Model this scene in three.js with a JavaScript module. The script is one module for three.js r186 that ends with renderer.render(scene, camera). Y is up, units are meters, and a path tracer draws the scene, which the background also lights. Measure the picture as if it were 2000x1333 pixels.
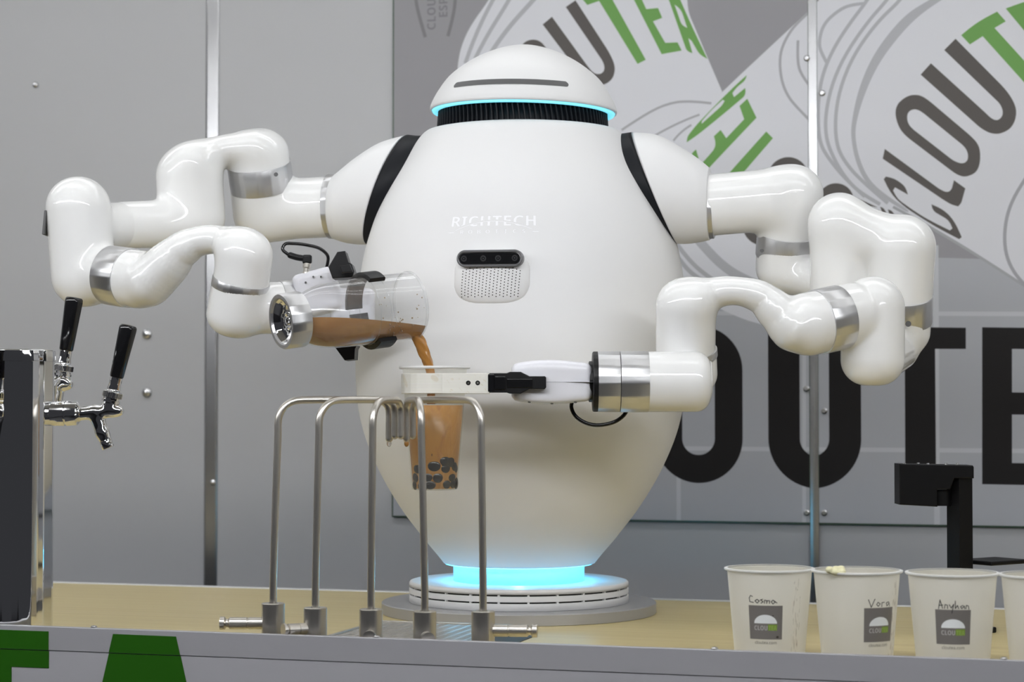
import * as THREE from 'three';
import { RoundedBoxGeometry } from 'three/addons/geometries/RoundedBoxGeometry.js';
import { mergeGeometries, mergeVertices, toCreasedNormals } from 'three/addons/utils/BufferGeometryUtils.js';
import { RectAreaLightUniformsLib } from 'three/addons/lights/RectAreaLightUniformsLib.js';

// ---------------------------------------------------------------- camera, light, exposure
RectAreaLightUniformsLib.init();
const scene = new THREE.Scene();
scene.background = new THREE.Color().setRGB(0.035, 0.036, 0.04);      // the dim exhibition hall
const renderer = new THREE.WebGLRenderer({ antialias: true });
renderer.toneMapping = THREE.LinearToneMapping;
renderer.toneMappingExposure = 1.0;
renderer.shadowMap.enabled = true;

const FPX = 4000, CX = 1000, CY = 666.5, HOR = 786;                    // lens and horizon, photo pixels
const EYE = 0.32, D = 3.136, YAW = THREE.MathUtils.degToRad(16.6);     // eye height over the worktop, distance to the robot
const V = (x, y, z) => new THREE.Vector3(x, y, z);
const RT = V(Math.cos(YAW), 0, -Math.sin(YAW)), FW = V(-Math.sin(YAW), 0, -Math.cos(YAW)), UPV = V(0, 1, 0);
const EYEP = V(0, EYE, 0).addScaledVector(FW, -D).addScaledVector(RT, -13.4 / FPX * D);
const PITCH = Math.atan((HOR - CY) / FPX);
const camera = new THREE.PerspectiveCamera(2 * Math.atan(CY / FPX) * 180 / Math.PI, 1.5, 0.05, 60);
camera.position.copy(EYEP);
camera.lookAt(EYEP.clone().addScaledVector(FW, Math.cos(PITCH)).addScaledVector(UPV, Math.sin(PITCH)));
camera.focus = 2.84;
camera.userData.fStop = camera.getFocalLength() / 1000 / 0.0105;
scene.add(camera);
// a pixel of the photograph at distance d along the floor direction of view -> point
const CF = FW.clone().multiplyScalar(Math.cos(PITCH)).addScaledVector(UPV, Math.sin(PITCH));
const CU = UPV.clone().multiplyScalar(Math.cos(PITCH)).addScaledVector(FW, -Math.sin(PITCH));
function ray(px, py) { return CF.clone().addScaledVector(RT, (px - CX) / FPX).addScaledVector(CU, (CY - py) / FPX); }
function P(px, py, d) { const r = ray(px, py); return EYEP.clone().addScaledVector(r, d / r.dot(FW)); }
function onZ(px, py, z) { const r = ray(px, py); return EYEP.clone().addScaledVector(r, (z - EYEP.z) / r.z); }
const M = (px, d) => px * d / FPX;                                     // pixels -> metres at distance d

const rnd = (() => { let s = 12345; return () => ((s = (s * 1664525 + 1013904223) >>> 0) / 4294967296); })();

// ---------------------------------------------------------------- naming helpers
const taken = new Map();
function numbered(n) { const k = taken.get(n) || 0; taken.set(n, k + 1); return k ? `${n}_${String(k).padStart(3, '0')}` : n; }
function thing(name, label, category, at = V(0, 0, 0), group, kind) {
  const o = new THREE.Group(); o.name = numbered(name); o.position.copy(at); scene.add(o);
  if (label) o.userData.label = label;
  if (category) o.userData.category = category;
  if (group) o.userData.group = group;
  if (kind) o.userData.kind = kind;
  o.userData_origin = at.clone();
  return o;
}
function originOf(o) { const p = V(0, 0, 0); for (let q = o; q && q !== scene; q = q.parent) p.add(q.position); return p; }
// geometry given in world metres becomes a part of parent
function part(parent, name, geo, mat, label) {
  if (Array.isArray(geo)) geo = merge(geo);
  const p = originOf(parent); geo.translate(-p.x, -p.y, -p.z);
  const m = new THREE.Mesh(geo, mat); m.name = name; m.castShadow = m.receiveShadow = true;
  if (label) m.userData.label = label;
  parent.add(m); return m;
}
function single(name, geo, mat, label, category, at, group, kind) {    // a thing of one mesh
  if (Array.isArray(geo)) geo = merge(geo);
  if (at) geo.translate(-at.x, -at.y, -at.z);
  const m = new THREE.Mesh(geo, mat); m.name = numbered(name); if (at) m.position.copy(at);
  m.castShadow = m.receiveShadow = true;
  if (label) m.userData.label = label;
  if (category) m.userData.category = category;
  if (group) m.userData.group = group;
  if (kind) m.userData.kind = kind;
  scene.add(m); return m;
}
function group(parent, name) { const g = new THREE.Group(); g.name = name; parent.add(g); return g; }
function merge(list) {
  return mergeGeometries(list.map((g) => { g = g.index ? g.toNonIndexed() : g; for (const k of Object.keys(g.attributes)) if (!['position', 'normal', 'uv'].includes(k)) g.deleteAttribute(k);
    if (!g.attributes.uv) g.setAttribute('uv', new THREE.BufferAttribute(new Float32Array(g.attributes.position.count * 2), 2)); return g; }));
}

// ---------------------------------------------------------------- shape helpers
const YA = V(0, 1, 0);
// profile [[along, radius], ...] turned round the axis a -> towards
function rod(a, dir, profile, seg = 40) {
  const g = new THREE.LatheGeometry(profile.map(([t, r]) => new THREE.Vector2(Math.max(r, 0), t)), seg);
  const c = toCreasedNormals(g, 0.6);
  c.applyQuaternion(new THREE.Quaternion().setFromUnitVectors(YA, dir.clone().normalize())); c.translate(a.x, a.y, a.z);
  return c;
}
function barrel(a, b, r, e = 0.001, seg = 48) {                        // capped cylinder with chamfered edges
  const L = a.distanceTo(b);
  return rod(a, b.clone().sub(a), [[0, 0], [0, r - e], [e * 0.3, r - e * 0.3], [e, r], [L - e, r], [L - e * 0.3, r - e * 0.3], [L, r - e], [L, 0]], seg);
}
function band(a, b, r, inner, e = 0.0008, seg = 64) {                  // a ring
  const L = a.distanceTo(b);
  return rod(a, b.clone().sub(a), [[e, inner], [0, inner + e], [0, r - e], [e, r], [L - e, r], [L, r - e], [L, inner + e], [L - e, inner]], seg);
}
function tube(pts, r, seg = 60, rs = 12, closed = false, tension = 0.5) {
  const c = new THREE.CatmullRomCurve3(pts, closed, 'centripetal', tension);
  const list = [new THREE.TubeGeometry(c, seg, r, rs, closed)];
  if (!closed) for (const p of [pts[0], pts[pts.length - 1]]) { const s = new THREE.SphereGeometry(r, rs, 8); s.translate(p.x, p.y, p.z); list.push(s); }
  return merge(list);
}
function box(w, h, d, at, rad = 0.002, q) {
  const g = new RoundedBoxGeometry(w, h, d, 3, Math.min(rad, w / 2.01, h / 2.01, d / 2.01)); if (q) g.applyQuaternion(q); g.translate(at.x, at.y, at.z); return g;
}
function frame(x, y, z) { return new THREE.Quaternion().setFromRotationMatrix(new THREE.Matrix4().makeBasis(x, y, z)); }
const QCAM = frame(RT.clone(), UPV.clone(), FW.clone().negate());      // upright, turned towards the viewer
function loft(rings, capped = true) {                                  // rings of equal length, arrays of Vector3
  const n = rings[0].length, pos = [], idx = [];
  for (const r of rings) for (const p of r) pos.push(p.x, p.y, p.z);
  for (let i = 0; i < rings.length - 1; i++) for (let j = 0; j < n; j++) { const a = i * n + j, b = i * n + (j + 1) % n, c = a + n, d = b + n; idx.push(a, b, d, a, d, c); }
  if (capped) for (const [i, flip] of [[0, true], [rings.length - 1, false]]) {
    const c = rings[i].reduce((s, p) => s.add(p), V(0, 0, 0)).divideScalar(n); const k = pos.length / 3; pos.push(c.x, c.y, c.z);
    for (let j = 0; j < n; j++) { const a = i * n + j, b = i * n + (j + 1) % n; flip ? idx.push(k, b, a) : idx.push(k, a, b); }
  }
  const g = new THREE.BufferGeometry(); g.setAttribute('position', new THREE.Float32BufferAttribute(pos, 3)); g.setIndex(idx); g.computeVertexNormals();
  return g;
}
function extrudeXY(shape, depth, bevel = 0.001, curve = 16) {
  return new THREE.ExtrudeGeometry(shape, { depth, bevelEnabled: bevel > 0, bevelThickness: bevel, bevelSize: bevel, bevelOffset: -bevel, bevelSegments: 2, curveSegments: curve });
}
// --- smooth bodies: signed distances joined softly, meshed with surface nets and pulled onto the surface
function rc(a, b, r, ea, eb = ea) { const ax = b.clone().sub(a), L = ax.length(); ax.divideScalar(L); const c = a.clone().add(b).multiplyScalar(0.5), h = L / 2; ea = Math.min(ea, r * 0.999, h * 0.999); eb = Math.min(eb, r * 0.999, h * 0.999);
  const f = (x, y, z) => { const qx = x - c.x, qy = y - c.y, qz = z - c.z, t = qx * ax.x + qy * ax.y + qz * ax.z, pp = Math.sqrt(Math.max(qx * qx + qy * qy + qz * qz - t * t, 0)), e = t < 0 ? ea : eb, dx = pp - r + e, dy = Math.abs(t) - h + e; return Math.min(Math.max(dx, dy), 0) + Math.hypot(Math.max(dx, 0), Math.max(dy, 0)) - e; };
  f.pts = [a, b]; f.r = r; return f; }
function cap(a, b, ra, rb = ra, s = 1, dir = FW) {                     // tapered capsule, wider by 1/s along dir
  const ba = b.clone().sub(a), k = 1 - s; const bd = ba.dot(dir); const bx = ba.x - k * bd * dir.x, by = ba.y - k * bd * dir.y, bz = ba.z - k * bd * dir.z, bb = bx * bx + by * by + bz * bz || 1e-9;
  const f = (x, y, z) => { let qx = x - a.x, qy = y - a.y, qz = z - a.z; if (s !== 1) { const d = (qx * dir.x + qy * dir.y + qz * dir.z) * k; qx -= d * dir.x; qy -= d * dir.y; qz -= d * dir.z; }
    const t = Math.min(1, Math.max(0, (qx * bx + qy * by + qz * bz) / bb)); return Math.hypot(qx - bx * t, qy - by * t, qz - bz * t) - (ra + (rb - ra) * t); };
  f.pts = [a, b]; f.r = Math.max(ra, rb) / s; return f; }
function rbox(c, q, hx, hy, hz, e) { const qi = q.clone().invert(), v = V(0, 0, 0);
  const f = (x, y, z) => { v.set(x - c.x, y - c.y, z - c.z).applyQuaternion(qi); const a = Math.abs(v.x) - hx + e, b = Math.abs(v.y) - hy + e, d = Math.abs(v.z) - hz + e; return Math.min(Math.max(a, b, d), 0) + Math.hypot(Math.max(a, 0), Math.max(b, 0), Math.max(d, 0)) - e; };
  f.pts = [c]; f.r = Math.hypot(hx, hy, hz); return f; }
function blob(prims, k = 0.015, cell = 0.0042) {
  const f = (x, y, z) => { let d = prims[0](x, y, z); for (let i = 1; i < prims.length; i++) { const e = prims[i](x, y, z), kk = prims[i].k ?? k, h = Math.max(kk - Math.abs(d - e), 0) / kk; d = Math.min(d, e) - h * h * h * kk / 6; } return d; };
  const lo = V(9, 9, 9), hi = V(-9, -9, -9); for (const p of prims) for (const q of p.pts) { lo.min(q.clone().subScalar(p.r)); hi.max(q.clone().addScalar(p.r)); }
  const pad = k * 0.3 + cell * 2; lo.subScalar(pad); hi.addScalar(pad);
  const nx = Math.ceil((hi.x - lo.x) / cell) + 1, ny = Math.ceil((hi.y - lo.y) / cell) + 1, nz = Math.ceil((hi.z - lo.z) / cell) + 1;
  const val = new Float32Array(nx * ny * nz), at = (i, j, l) => i + nx * (j + ny * l);
  for (let l = 0; l < nz; l++) for (let j = 0; j < ny; j++) for (let i = 0; i < nx; i++) val[at(i, j, l)] = f(lo.x + i * cell, lo.y + j * cell, lo.z + l * cell);
  const id = new Int32Array(nx * ny * nz).fill(-1), pos = [];
  const C = [[0, 0, 0], [1, 0, 0], [0, 1, 0], [1, 1, 0], [0, 0, 1], [1, 0, 1], [0, 1, 1], [1, 1, 1]], E = [[0, 1], [2, 3], [4, 5], [6, 7], [0, 2], [1, 3], [4, 6], [5, 7], [0, 4], [1, 5], [2, 6], [3, 7]];
  for (let l = 0; l < nz - 1; l++) for (let j = 0; j < ny - 1; j++) for (let i = 0; i < nx - 1; i++) {
    const v = C.map((c) => val[at(i + c[0], j + c[1], l + c[2])]); let neg = 0; for (const x of v) if (x < 0) neg++;
    if (neg === 0 || neg === 8) continue;
    let n = 0, x = 0, y = 0, z = 0; for (const [a, b] of E) if ((v[a] < 0) !== (v[b] < 0)) { const t = v[a] / (v[a] - v[b]); x += C[a][0] + (C[b][0] - C[a][0]) * t; y += C[a][1] + (C[b][1] - C[a][1]) * t; z += C[a][2] + (C[b][2] - C[a][2]) * t; n++; }
    id[at(i, j, l)] = pos.length / 3; pos.push(lo.x + (i + x / n) * cell, lo.y + (j + y / n) * cell, lo.z + (l + z / n) * cell);
  }
  const idx = [], quad = (a, b, c, d, flip) => flip ? idx.push(a, c, b, a, d, c) : idx.push(a, b, c, a, c, d);
  for (let l = 1; l < nz - 1; l++) for (let j = 1; j < ny - 1; j++) for (let i = 1; i < nx - 1; i++) {
    const s = val[at(i, j, l)] < 0;
    if (s !== val[at(i + 1, j, l)] < 0) quad(id[at(i, j - 1, l - 1)], id[at(i, j, l - 1)], id[at(i, j, l)], id[at(i, j - 1, l)], !s);
    if (s !== val[at(i, j + 1, l)] < 0) quad(id[at(i - 1, j, l - 1)], id[at(i - 1, j, l)], id[at(i, j, l)], id[at(i, j, l - 1)], !s);
    if (s !== val[at(i, j, l + 1)] < 0) quad(id[at(i - 1, j - 1, l)], id[at(i, j - 1, l)], id[at(i, j, l)], id[at(i - 1, j, l)], !s);
  }
  const nor = new Float32Array(pos.length), h = 0.0004;
  for (let i = 0; i < pos.length; i += 3) for (let it = 0; it < 3; it++) {
    const [x, y, z] = [pos[i], pos[i + 1], pos[i + 2]], gx = (f(x + h, y, z) - f(x - h, y, z)) / (2 * h), gy = (f(x, y + h, z) - f(x, y - h, z)) / (2 * h), gz = (f(x, y, z + h) - f(x, y, z - h)) / (2 * h), g2 = gx * gx + gy * gy + gz * gz || 1, g = Math.sqrt(g2);
    if (it < 2) { let s = f(x, y, z) / g2; s = Math.max(-cell / g, Math.min(cell / g, s)); pos[i] -= s * gx; pos[i + 1] -= s * gy; pos[i + 2] -= s * gz; } else { nor[i] = gx / g; nor[i + 1] = gy / g; nor[i + 2] = gz / g; }
  }
  const g = new THREE.BufferGeometry(); g.setAttribute('position', new THREE.Float32BufferAttribute(pos, 3)); g.setAttribute('normal', new THREE.BufferAttribute(nor, 3)); g.setIndex(idx);
  return g;
}

// ---------------------------------------------------------------- materials
const lin = (r, g, b) => new THREE.Color().setRGB(r, g, b);
const std = (c, roughness, metalness = 0, more = {}) => new THREE.MeshPhysicalMaterial({ color: c, roughness, metalness, ...more });
function canvas(w, h, draw, srgb = true) { const c = document.createElement('canvas'); c.width = w; c.height = h; draw(c.getContext('2d'), w, h); const t = new THREE.CanvasTexture(c); if (srgb) t.colorSpace = THREE.SRGBColorSpace; t.magFilter = THREE.LinearFilter; t.anisotropy = 8; return t; }
function noiseTex(w, h, fn) { const a = new Uint8Array(w * h * 4); for (let y = 0; y < h; y++) for (let x = 0; x < w; x++) { const v = fn(x, y); a.set([v, v, v, 255], (y * w + x) * 4); } const t = new THREE.DataTexture(a, w, h); t.wrapS = t.wrapT = THREE.RepeatWrapping; t.magFilter = THREE.LinearFilter; t.needsUpdate = true; return t; }
const speck = noiseTex(256, 256, () => 110 + rnd() * 60);
const mat = {
  body: std(lin(0.80, 0.80, 0.805), 0.48),                                  // satin white moulding
  arm: std(lin(0.87, 0.87, 0.865), 0.5, 0, { clearcoat: 1, clearcoatRoughness: 0.04 }),   // glossy white paint
  gripper: std(lin(0.80, 0.80, 0.85), 0.3),
  alu: std(lin(0.66, 0.66, 0.67), 0.38, 1),
  plate: std(lin(0.47, 0.47, 0.48), 0.42, 0.55),
  black: std(lin(0.008, 0.008, 0.009), 0.42, 0, { specularIntensity: 0.6 }),
  rubber: std(lin(0.008, 0.009, 0.012), 0.5, 0, { specularIntensity: 0.45 }),
  gloss: std(lin(0.008, 0.008, 0.009), 0.12),
  grey: std(lin(0.11, 0.11, 0.112), 0.5),
  holder: std(lin(0.78, 0.77, 0.74), 0.5),
  steel: std(lin(0.66, 0.63, 0.58), 0.34, 1),
  chrome: std(lin(0.86, 0.86, 0.87), 0.045, 1),
  tea: std(lin(0.42, 0.195, 0.045), 0.22),
  pearl: std(lin(0.016, 0.013, 0.011), 0.2),
  bolt: std(lin(0.62, 0.62, 0.63), 0.25, 1),
  stand: std(lin(0.005, 0.005, 0.006), 0.42, 0, { specularIntensity: 0.35 }),
  glowHead: new THREE.MeshStandardMaterial({ color: lin(0.3, 0.5, 0.55), emissive: lin(0.17, 0.75, 0.95), emissiveIntensity: 1.0, roughness: 0.5 }),
  glowBase: new THREE.MeshStandardMaterial({ color: lin(0.5, 0.6, 0.62), emissive: lin(0.10, 0.52, 0.78), emissiveIntensity: 0.9, roughness: 0.5 }),
};

// ---------------------------------------------------------------- lamps of the stall: a double tube under the front canopy
function tubeLamp(y, zs, r, L, aim, label, hang) {
  const x0 = -2.3, x1 = 2.4, mid = (x0 + x1) / 2, zc = (zs[0] + zs[1]) / 2, len = x1 - x0;
  const t = thing('tube_lamp', label, 'lamp', V(mid, y, zc));
  part(t, 'housing', box(len + 0.06, 0.03, Math.abs(zs[1] - zs[0]) + 0.1, V(mid, y + 0.05, zc), 0.006), std(lin(0.8, 0.8, 0.8), 0.5));
  if (hang) for (const x of [x0 + 0.3, x1 - 0.3]) part(t, 'hanger', barrel(V(x, y + 0.06, zc), V(x, 1.462, zc), 0.006), mat.alu);
  const glow = new THREE.MeshStandardMaterial({ color: lin(0.8, 0.8, 0.8), emissive: lin(0.97, 0.985, 1), emissiveIntensity: L * 0.75 });
  for (const z of zs) {
    part(t, 'tube', barrel(V(x0, y + r + 0.004, z), V(x1, y + r + 0.004, z), r, r * 0.2, 20), glow, 'glowing white lamp tube');
    const l = new THREE.RectAreaLight(new THREE.Color().setRGB(0.97, 0.985, 1), L, len, r * 2.8); l.position.set(mid, y, z); l.lookAt(mid, ...aim(y, z)); scene.add(l);
  }
}
tubeLamp(1.17, [0.40, 0.50], 0.005, 5.6, (y, z) => [y - 1, z - 0.35], 'thin twin tube lamp hanging above the front of the worktop', true);
tubeLamp(1.40, [-0.16, -0.04], 0.014, 4.4, (y, z) => [y - 1, z - 0.35], 'twin tube lamp fixed under the canopy above the robot', false);
tubeLamp(1.00, [1.45, 1.57], 0.014, 20.5, () => [0.3, 0.1], 'twin tube lamp hanging from the awning in front of the counter', true);

// ---------------------------------------------------------------- the stall: walls, floor, canopy
const ZW = onZ(1000, 700, 0).z + EYEP.z - EYEP.z - 0.729;               // face of the back wall
const ZB = -0.245, ZR = 0.593;                                         // back and front edge of the worktop
const XL = -2.5, XR = 2.6;
const wallMat = std(lin(0.47, 0.475, 0.492), 0.42, 0, { bumpMap: (() => { const t = speck.clone(); t.repeat.set(10, 10); return t; })(), bumpScale: 0.0002 });
const W = (px, py) => onZ(px, py, ZW);
const joint = 0.0012;
{
  const wall = thing('wall_back', 'grey metal panel wall behind the robot', undefined, V(0, -1.0, ZW), undefined, 'structure');
  const xa = W(413, 600).x, xb = W(1590, 600).x;
  const edges = [XL, xa, xb, XR];
  part(wall, 'backing', box(XR - XL, 2.5, 0.03, V((XL + XR) / 2, 0.25, ZW - 0.030), 0.002), mat.grey);
  for (let i = 0; i < 3; i++) part(wall, 'wall_panel', box(edges[i + 1] - edges[i] - 0.004, 2.48, 0.014, V((edges[i] + edges[i + 1]) / 2, 0.25, ZW - 0.008), 0.001), wallMat);
  const boltAt = (px, py, r) => { const p = W(px, py); part(wall, 'bolt', rod(V(p.x, p.y, ZW - 0.001), V(0, 0, 1), [[0, r], [0.0025, r], [0.005, r * 0.86], [0.0072, r * 0.5], [0.008, 0]], 20), mat.bolt); };
  boltAt(287, 653, 0.0105); boltAt(287, 767, 0.0105); boltAt(70, 166, 0.0065);
  for (const [name, px, w, n] of [['trim_1', 413, 0.0292, 0], ['trim_2', 1590, 0.0175, 1]]) {
    const x = W(px, 600).x, s = new THREE.Shape(); const h = w / 2;
    s.moveTo(-h, 0); s.quadraticCurveTo(-h, 0.003, -h * 0.75, 0.0036); s.quadraticCurveTo(0, 0.0052, h * 0.75, 0.0036); s.quadraticCurveTo(h, 0.003, h, 0); s.closePath();
    const g = new THREE.ExtrudeGeometry(s, { depth: 2.4, bevelEnabled: false, curveSegments: 10 }); g.rotateX(-Math.PI / 2); g.scale(1, 1, -1);
    const idx = g.index; const pos = g.attributes.position; for (let i = 0; i < pos.count; i += 3) { for (const a of [g.attributes.position, g.attributes.uv]) { const k = a.itemSize; for (let j = 0; j < k; j++) { const u = a.array[(i + 1) * k + j]; a.array[(i + 1) * k + j] = a.array[(i + 2) * k + j]; a.array[(i + 2) * k + j] = u; } } }
    g.computeVertexNormals(); const gg = toCreasedNormals(g, 0.7);
    gg.translate(x, -0.98, ZW - 0.001 + (n ? 0.0045 : 0));
    const t = single(name, gg, std(lin(0.5, 0.5, 0.51), 0.26, 1), n ? 'narrow metal joint strip between the two printed panels' : 'wide metal joint strip on the plain grey wall', undefined, V(x, -0.98, ZW), undefined, 'structure');
    if (!n) { const p = W(417, 943); const b = part(t, 'rivet', rod(V(p.x, p.y, ZW + 0.003), V(0, 0, 1), [[0, 0.006], [0.002, 0.0055], [0.0035, 0.003], [0.004, 0]], 16), mat.bolt); }
  }
}
single('floor', box(12, 0.1, 12, V(0, -1.05, 3.5), 0.01), std(lin(0.06, 0.06, 0.065), 0.6), 'dark hall floor around the stall', undefined, V(0, -1.05, 3.5), undefined, 'structure');
single('ceiling', box(XR - XL + 0.1, 0.04, 2.5, V((XL + XR) / 2, 1.482, ZW + 1.22), 0.004), std(lin(0.75, 0.75, 0.75), 0.6), 'pale canopy over the stall', undefined, V(0, 1.482, 0), undefined, 'structure');
for (const [n, x] of [['wall_left', XL - 0.02], ['wall_right', XR + 0.02]]) single(n, box(0.04, 2.5, 1.35, V(x, 0.25, ZW + 0.66), 0.002), wallMat, n === 'wall_left' ? 'grey end wall of the stall beside the tap tower' : 'grey end wall of the stall beside the black stand', undefined, V(x, -1, ZW + 0.66), undefined, 'structure');

// ---------------------------------------------------------------- printed panels on the wall
const INK = '#5d5957', GREEN = '#6f9f58', WHITE = '#d6d7dd', LINE = '#b1b2b7', DARK = '#97969a', PALE = '#aeb0b6', BLACK = '#1a1819', FROST = '#c2c4c9';
function art(ctx, T, S) {                                              // T maps a traced point to the canvas, S is canvas pixels per photo pixel
  const path = (pts, close = true, smooth = false) => { ctx.beginPath(); const q = pts.map(([x, y]) => T(x, y)); ctx.moveTo(...q[0]);
    if (!smooth) for (const p of q.slice(1)) ctx.lineTo(...p);
    else { for (let i = 1; i < q.length - 1; i++) { const m = i === q.length - 2 ? q[i + 1] : [(q[i][0] + q[i + 1][0]) / 2, (q[i][1] + q[i + 1][1]) / 2]; ctx.quadraticCurveTo(...q[i], ...m); } if (q.length === 2) ctx.lineTo(...q[1]); }
    if (close) ctx.closePath(); };
  const ease = (pts) => { for (let k = 0; k < 2; k++) { const n = pts.length, out = []; for (let i = 0; i < n; i++) { const a = pts[(i + n - 1) % n], b = pts[i], c = pts[(i + 1) % n], t = Math.abs(Math.atan2((b[0] - a[0]) * (c[1] - b[1]) - (b[1] - a[1]) * (c[0] - b[0]), (b[0] - a[0]) * (c[0] - b[0]) + (b[1] - a[1]) * (c[1] - b[1])));
      if (t > 0.95 || t < 0.02) { out.push(b); continue; } const m = Math.min(Math.hypot(a[0] - b[0], a[1] - b[1]), Math.hypot(c[0] - b[0], c[1] - b[1])) * 0.3; for (const q of [a, c]) { const l = Math.hypot(q[0] - b[0], q[1] - b[1]); out.push([b[0] + (q[0] - b[0]) * m / l, b[1] + (q[1] - b[1]) * m / l]); } } pts = out; } return pts; };
  const fill = (pts, c, smooth = false) => { if (!smooth) pts = ease(pts); path(pts, true, smooth); ctx.fillStyle = c; ctx.fill(); };
  const line = (pts, w, c = LINE) => { path(pts, false, true); ctx.strokeStyle = c; ctx.lineWidth = w * S; ctx.lineCap = 'butt'; ctx.stroke(); };
  const blobs = (x, y, rx, ry, c) => { const [a, b] = T(x, y); ctx.beginPath(); ctx.ellipse(a, b, rx * S, ry * S, 0, 0, 7); ctx.fillStyle = c; ctx.fill(); };
  const pill = (p, q, r, hole, c) => { for (const [w, col] of [[r, c], [hole, WHITE]]) { ctx.beginPath(); ctx.moveTo(...T(...p)); ctx.lineTo(...T(...q)); ctx.lineCap = 'round'; ctx.lineWidth = 2 * w * S; ctx.strokeStyle = col; ctx.stroke(); } };
  // ground of the print
  fill([[600, -400], [2400, -400], [2400, 520], [600, 470]], DARK);
  fill([[600, 470], [2400, 520], [2400, 1200], [600, 1200]], PALE);
  // frosted window bars
  line([[600, 610], [2400, 615]], 8, FROST); line([[600, 871], [2400, 884]], 8, FROST);
  line([[1828, 480], [1832, 1200]], 10, FROST); line([[1326, 640], [1328, 1200]], 8, FROST); line([[1572, 640], [1572, 1200]], 7, FROST);
  // paper cups, outlines traced
  fill([[895, 150], [897, 118], [906, 82], [925, 45], [955, 5], [990, -60], [1040, -160], [1330, -160], [1344, 0], [1346, 25], [1380, 105], [1412, 180], [1330, 300], [1240, 420], [1000, 470], [900, 300]], WHITE);
  fill([[1600, 5], [1560, 42], [1412, 180], [1290, 300], [1230, 420], [1290, 510], [1350, 570], [1410, 607], [1492, 638], [1560, 640], [1640, 590], [1800, 470], [1800, -160], [1600, -160]], WHITE);
  fill([[1590, -160], [2400, -160], [2400, 780], [2000, 563], [1978, 543], [1833, 452], [1745, 405], [1590, 320]], WHITE);
  fill([[1585, -200], [1622, -200], [1600, 3], [1590, 8], [1580, 22]], DARK);
  line([[1745, 405], [1833, 452], [1978, 543], [2200, 690]], 5, '#a5a6aa');
  // rims of the cups
  line([[911, 125], [925, 82], [964, 0], [1000, -60]], 8); line([[930, 116], [950, 75], [998, 0], [1030, -60]], 8); line([[960, 106], [985, 66], [1045, 0], [1090, -50]], 9);
  line([[1216, 255], [1253, 230], [1299, 205], [1345, 197], [1391, 203]], 4.5, '#a9a9ae');
  line([[1270, 272], [1322, 241], [1368, 225]], 4, '#a9a9ae'); line([[1317, 276], [1330, 258], [1352, 245]], 4, '#a9a9ae');
  line([[1582, 25], [1555, 48], [1533, 82], [1524, 112], [1526, 150], [1535, 180], [1553, 207], [1590, 243]], 5, '#a9a9ae');
  line([[1560, 80], [1558, 120], [1567, 150], [1590, 178]], 5, '#a9a9ae');
  line([[1366, 470], [1385, 492], [1412, 519], [1444, 541], [1490, 560], [1560, 575]], 17); line([[1320, 472], [1328, 484], [1354, 516], [1385, 542], [1440, 578]], 8); line([[1320, 495], [1329, 508], [1347, 530], [1368, 546], [1420, 580]], 8);
  line([[1720, -40], [1697, 0], [1664, 42], [1632, 90], [1611, 136], [1601, 178], [1598, 230], [1602, 281], [1620, 312], [1655, 354], [1690, 385]], 6.5);
  line([[1765, -40], [1735, 0], [1697, 42], [1653, 105], [1626, 164], [1613, 225], [1614, 271], [1628, 308], [1650, 346], [1680, 378], [1720, 400]], 6.5);
  line([[1790, -40], [1762, 0], [1716, 42], [1670, 105], [1643, 168], [1632, 227], [1634, 280], [1647, 312], [1680, 352], [1735, 398]], 6.5);
  fill([[1870, -30], [1818, 0], [1772, 27], [1730, 74], [1699, 122], [1676, 180], [1664, 240], [1663, 270], [1671, 315], [1690, 357], [1722, 385], [1775, 418], [1776, 411], [1727, 379], [1697, 351], [1679, 311], [1671, 270], [1673, 240], [1688, 188], [1714, 130], [1745, 86], [1787, 38], [1840, 0], [1892, -30]], LINE, true);
  line([[1617, 126], [1605, 105], [1600, 84], [1609, 48], [1639, 21], [1664, 10], [1690, 8]], 6);
  line([[2030, 310], [2000, 354], [1976, 395], [1964, 435], [1962, 480], [1971, 516], [1991, 547], [2010, 565]], 6, '#a2a2a8');
  // lettering wrapped round the cups
  const U1 = [[1062, 49], [1080, 34], [1150, 131], [1160, 143], [1170, 147], [1180, 143], [1183, 134], [1180, 122], [1107, 15], [1126, 2], [1192, 104], [1202, 126], [1203, 142], [1196, 159], [1177, 169], [1158, 167], [1142, 155]];
  fill(U1, INK); pill([1042, 107], [1108, 194], 28, 11, INK);
  fill([[1138, -2], [1149, 11], [1172, 3], [1247, 126], [1263, 118], [1196, -3]], GREEN);
  fill([[1237, -5], [1253, -5], [1264, 19], [1287, 17], [1295, 36], [1277, 43], [1301, 85], [1325, 84], [1333, 100], [1294, 107]], GREEN);
  fill([[1307, -2], [1329, -2], [1350, 46], [1366, 80], [1383, 116], [1368, 108], [1352, 80], [1346, 76], [1354, 105], [1343, 101]], GREEN); fill([[1319, 10], [1333, 50], [1344, 56], [1332, 20]], WHITE);
  fill([[1460, 148], [1440, 166], [1400, 205], [1360, 247], [1344, 268], [1343, 279], [1365, 264], [1412, 226], [1458, 187], [1457, 173], [1435, 191], [1432, 183], [1440, 172], [1457, 158]], GREEN); fill([[1372, 243], [1412, 207], [1417, 198], [1413, 196], [1390, 217], [1372, 238]], WHITE);
  fill([[1461, 194], [1479, 231], [1389, 326], [1340, 380], [1330, 360], [1377, 316], [1401, 287], [1396, 267], [1409, 255], [1420, 271], [1455, 234], [1446, 208]], GREEN); fill([[1354, 299], [1361, 293], [1366, 310], [1340, 330]], GREEN);
  fill([[1498, 258], [1511, 271], [1400, 400], [1380, 390]], GREEN);
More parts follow.
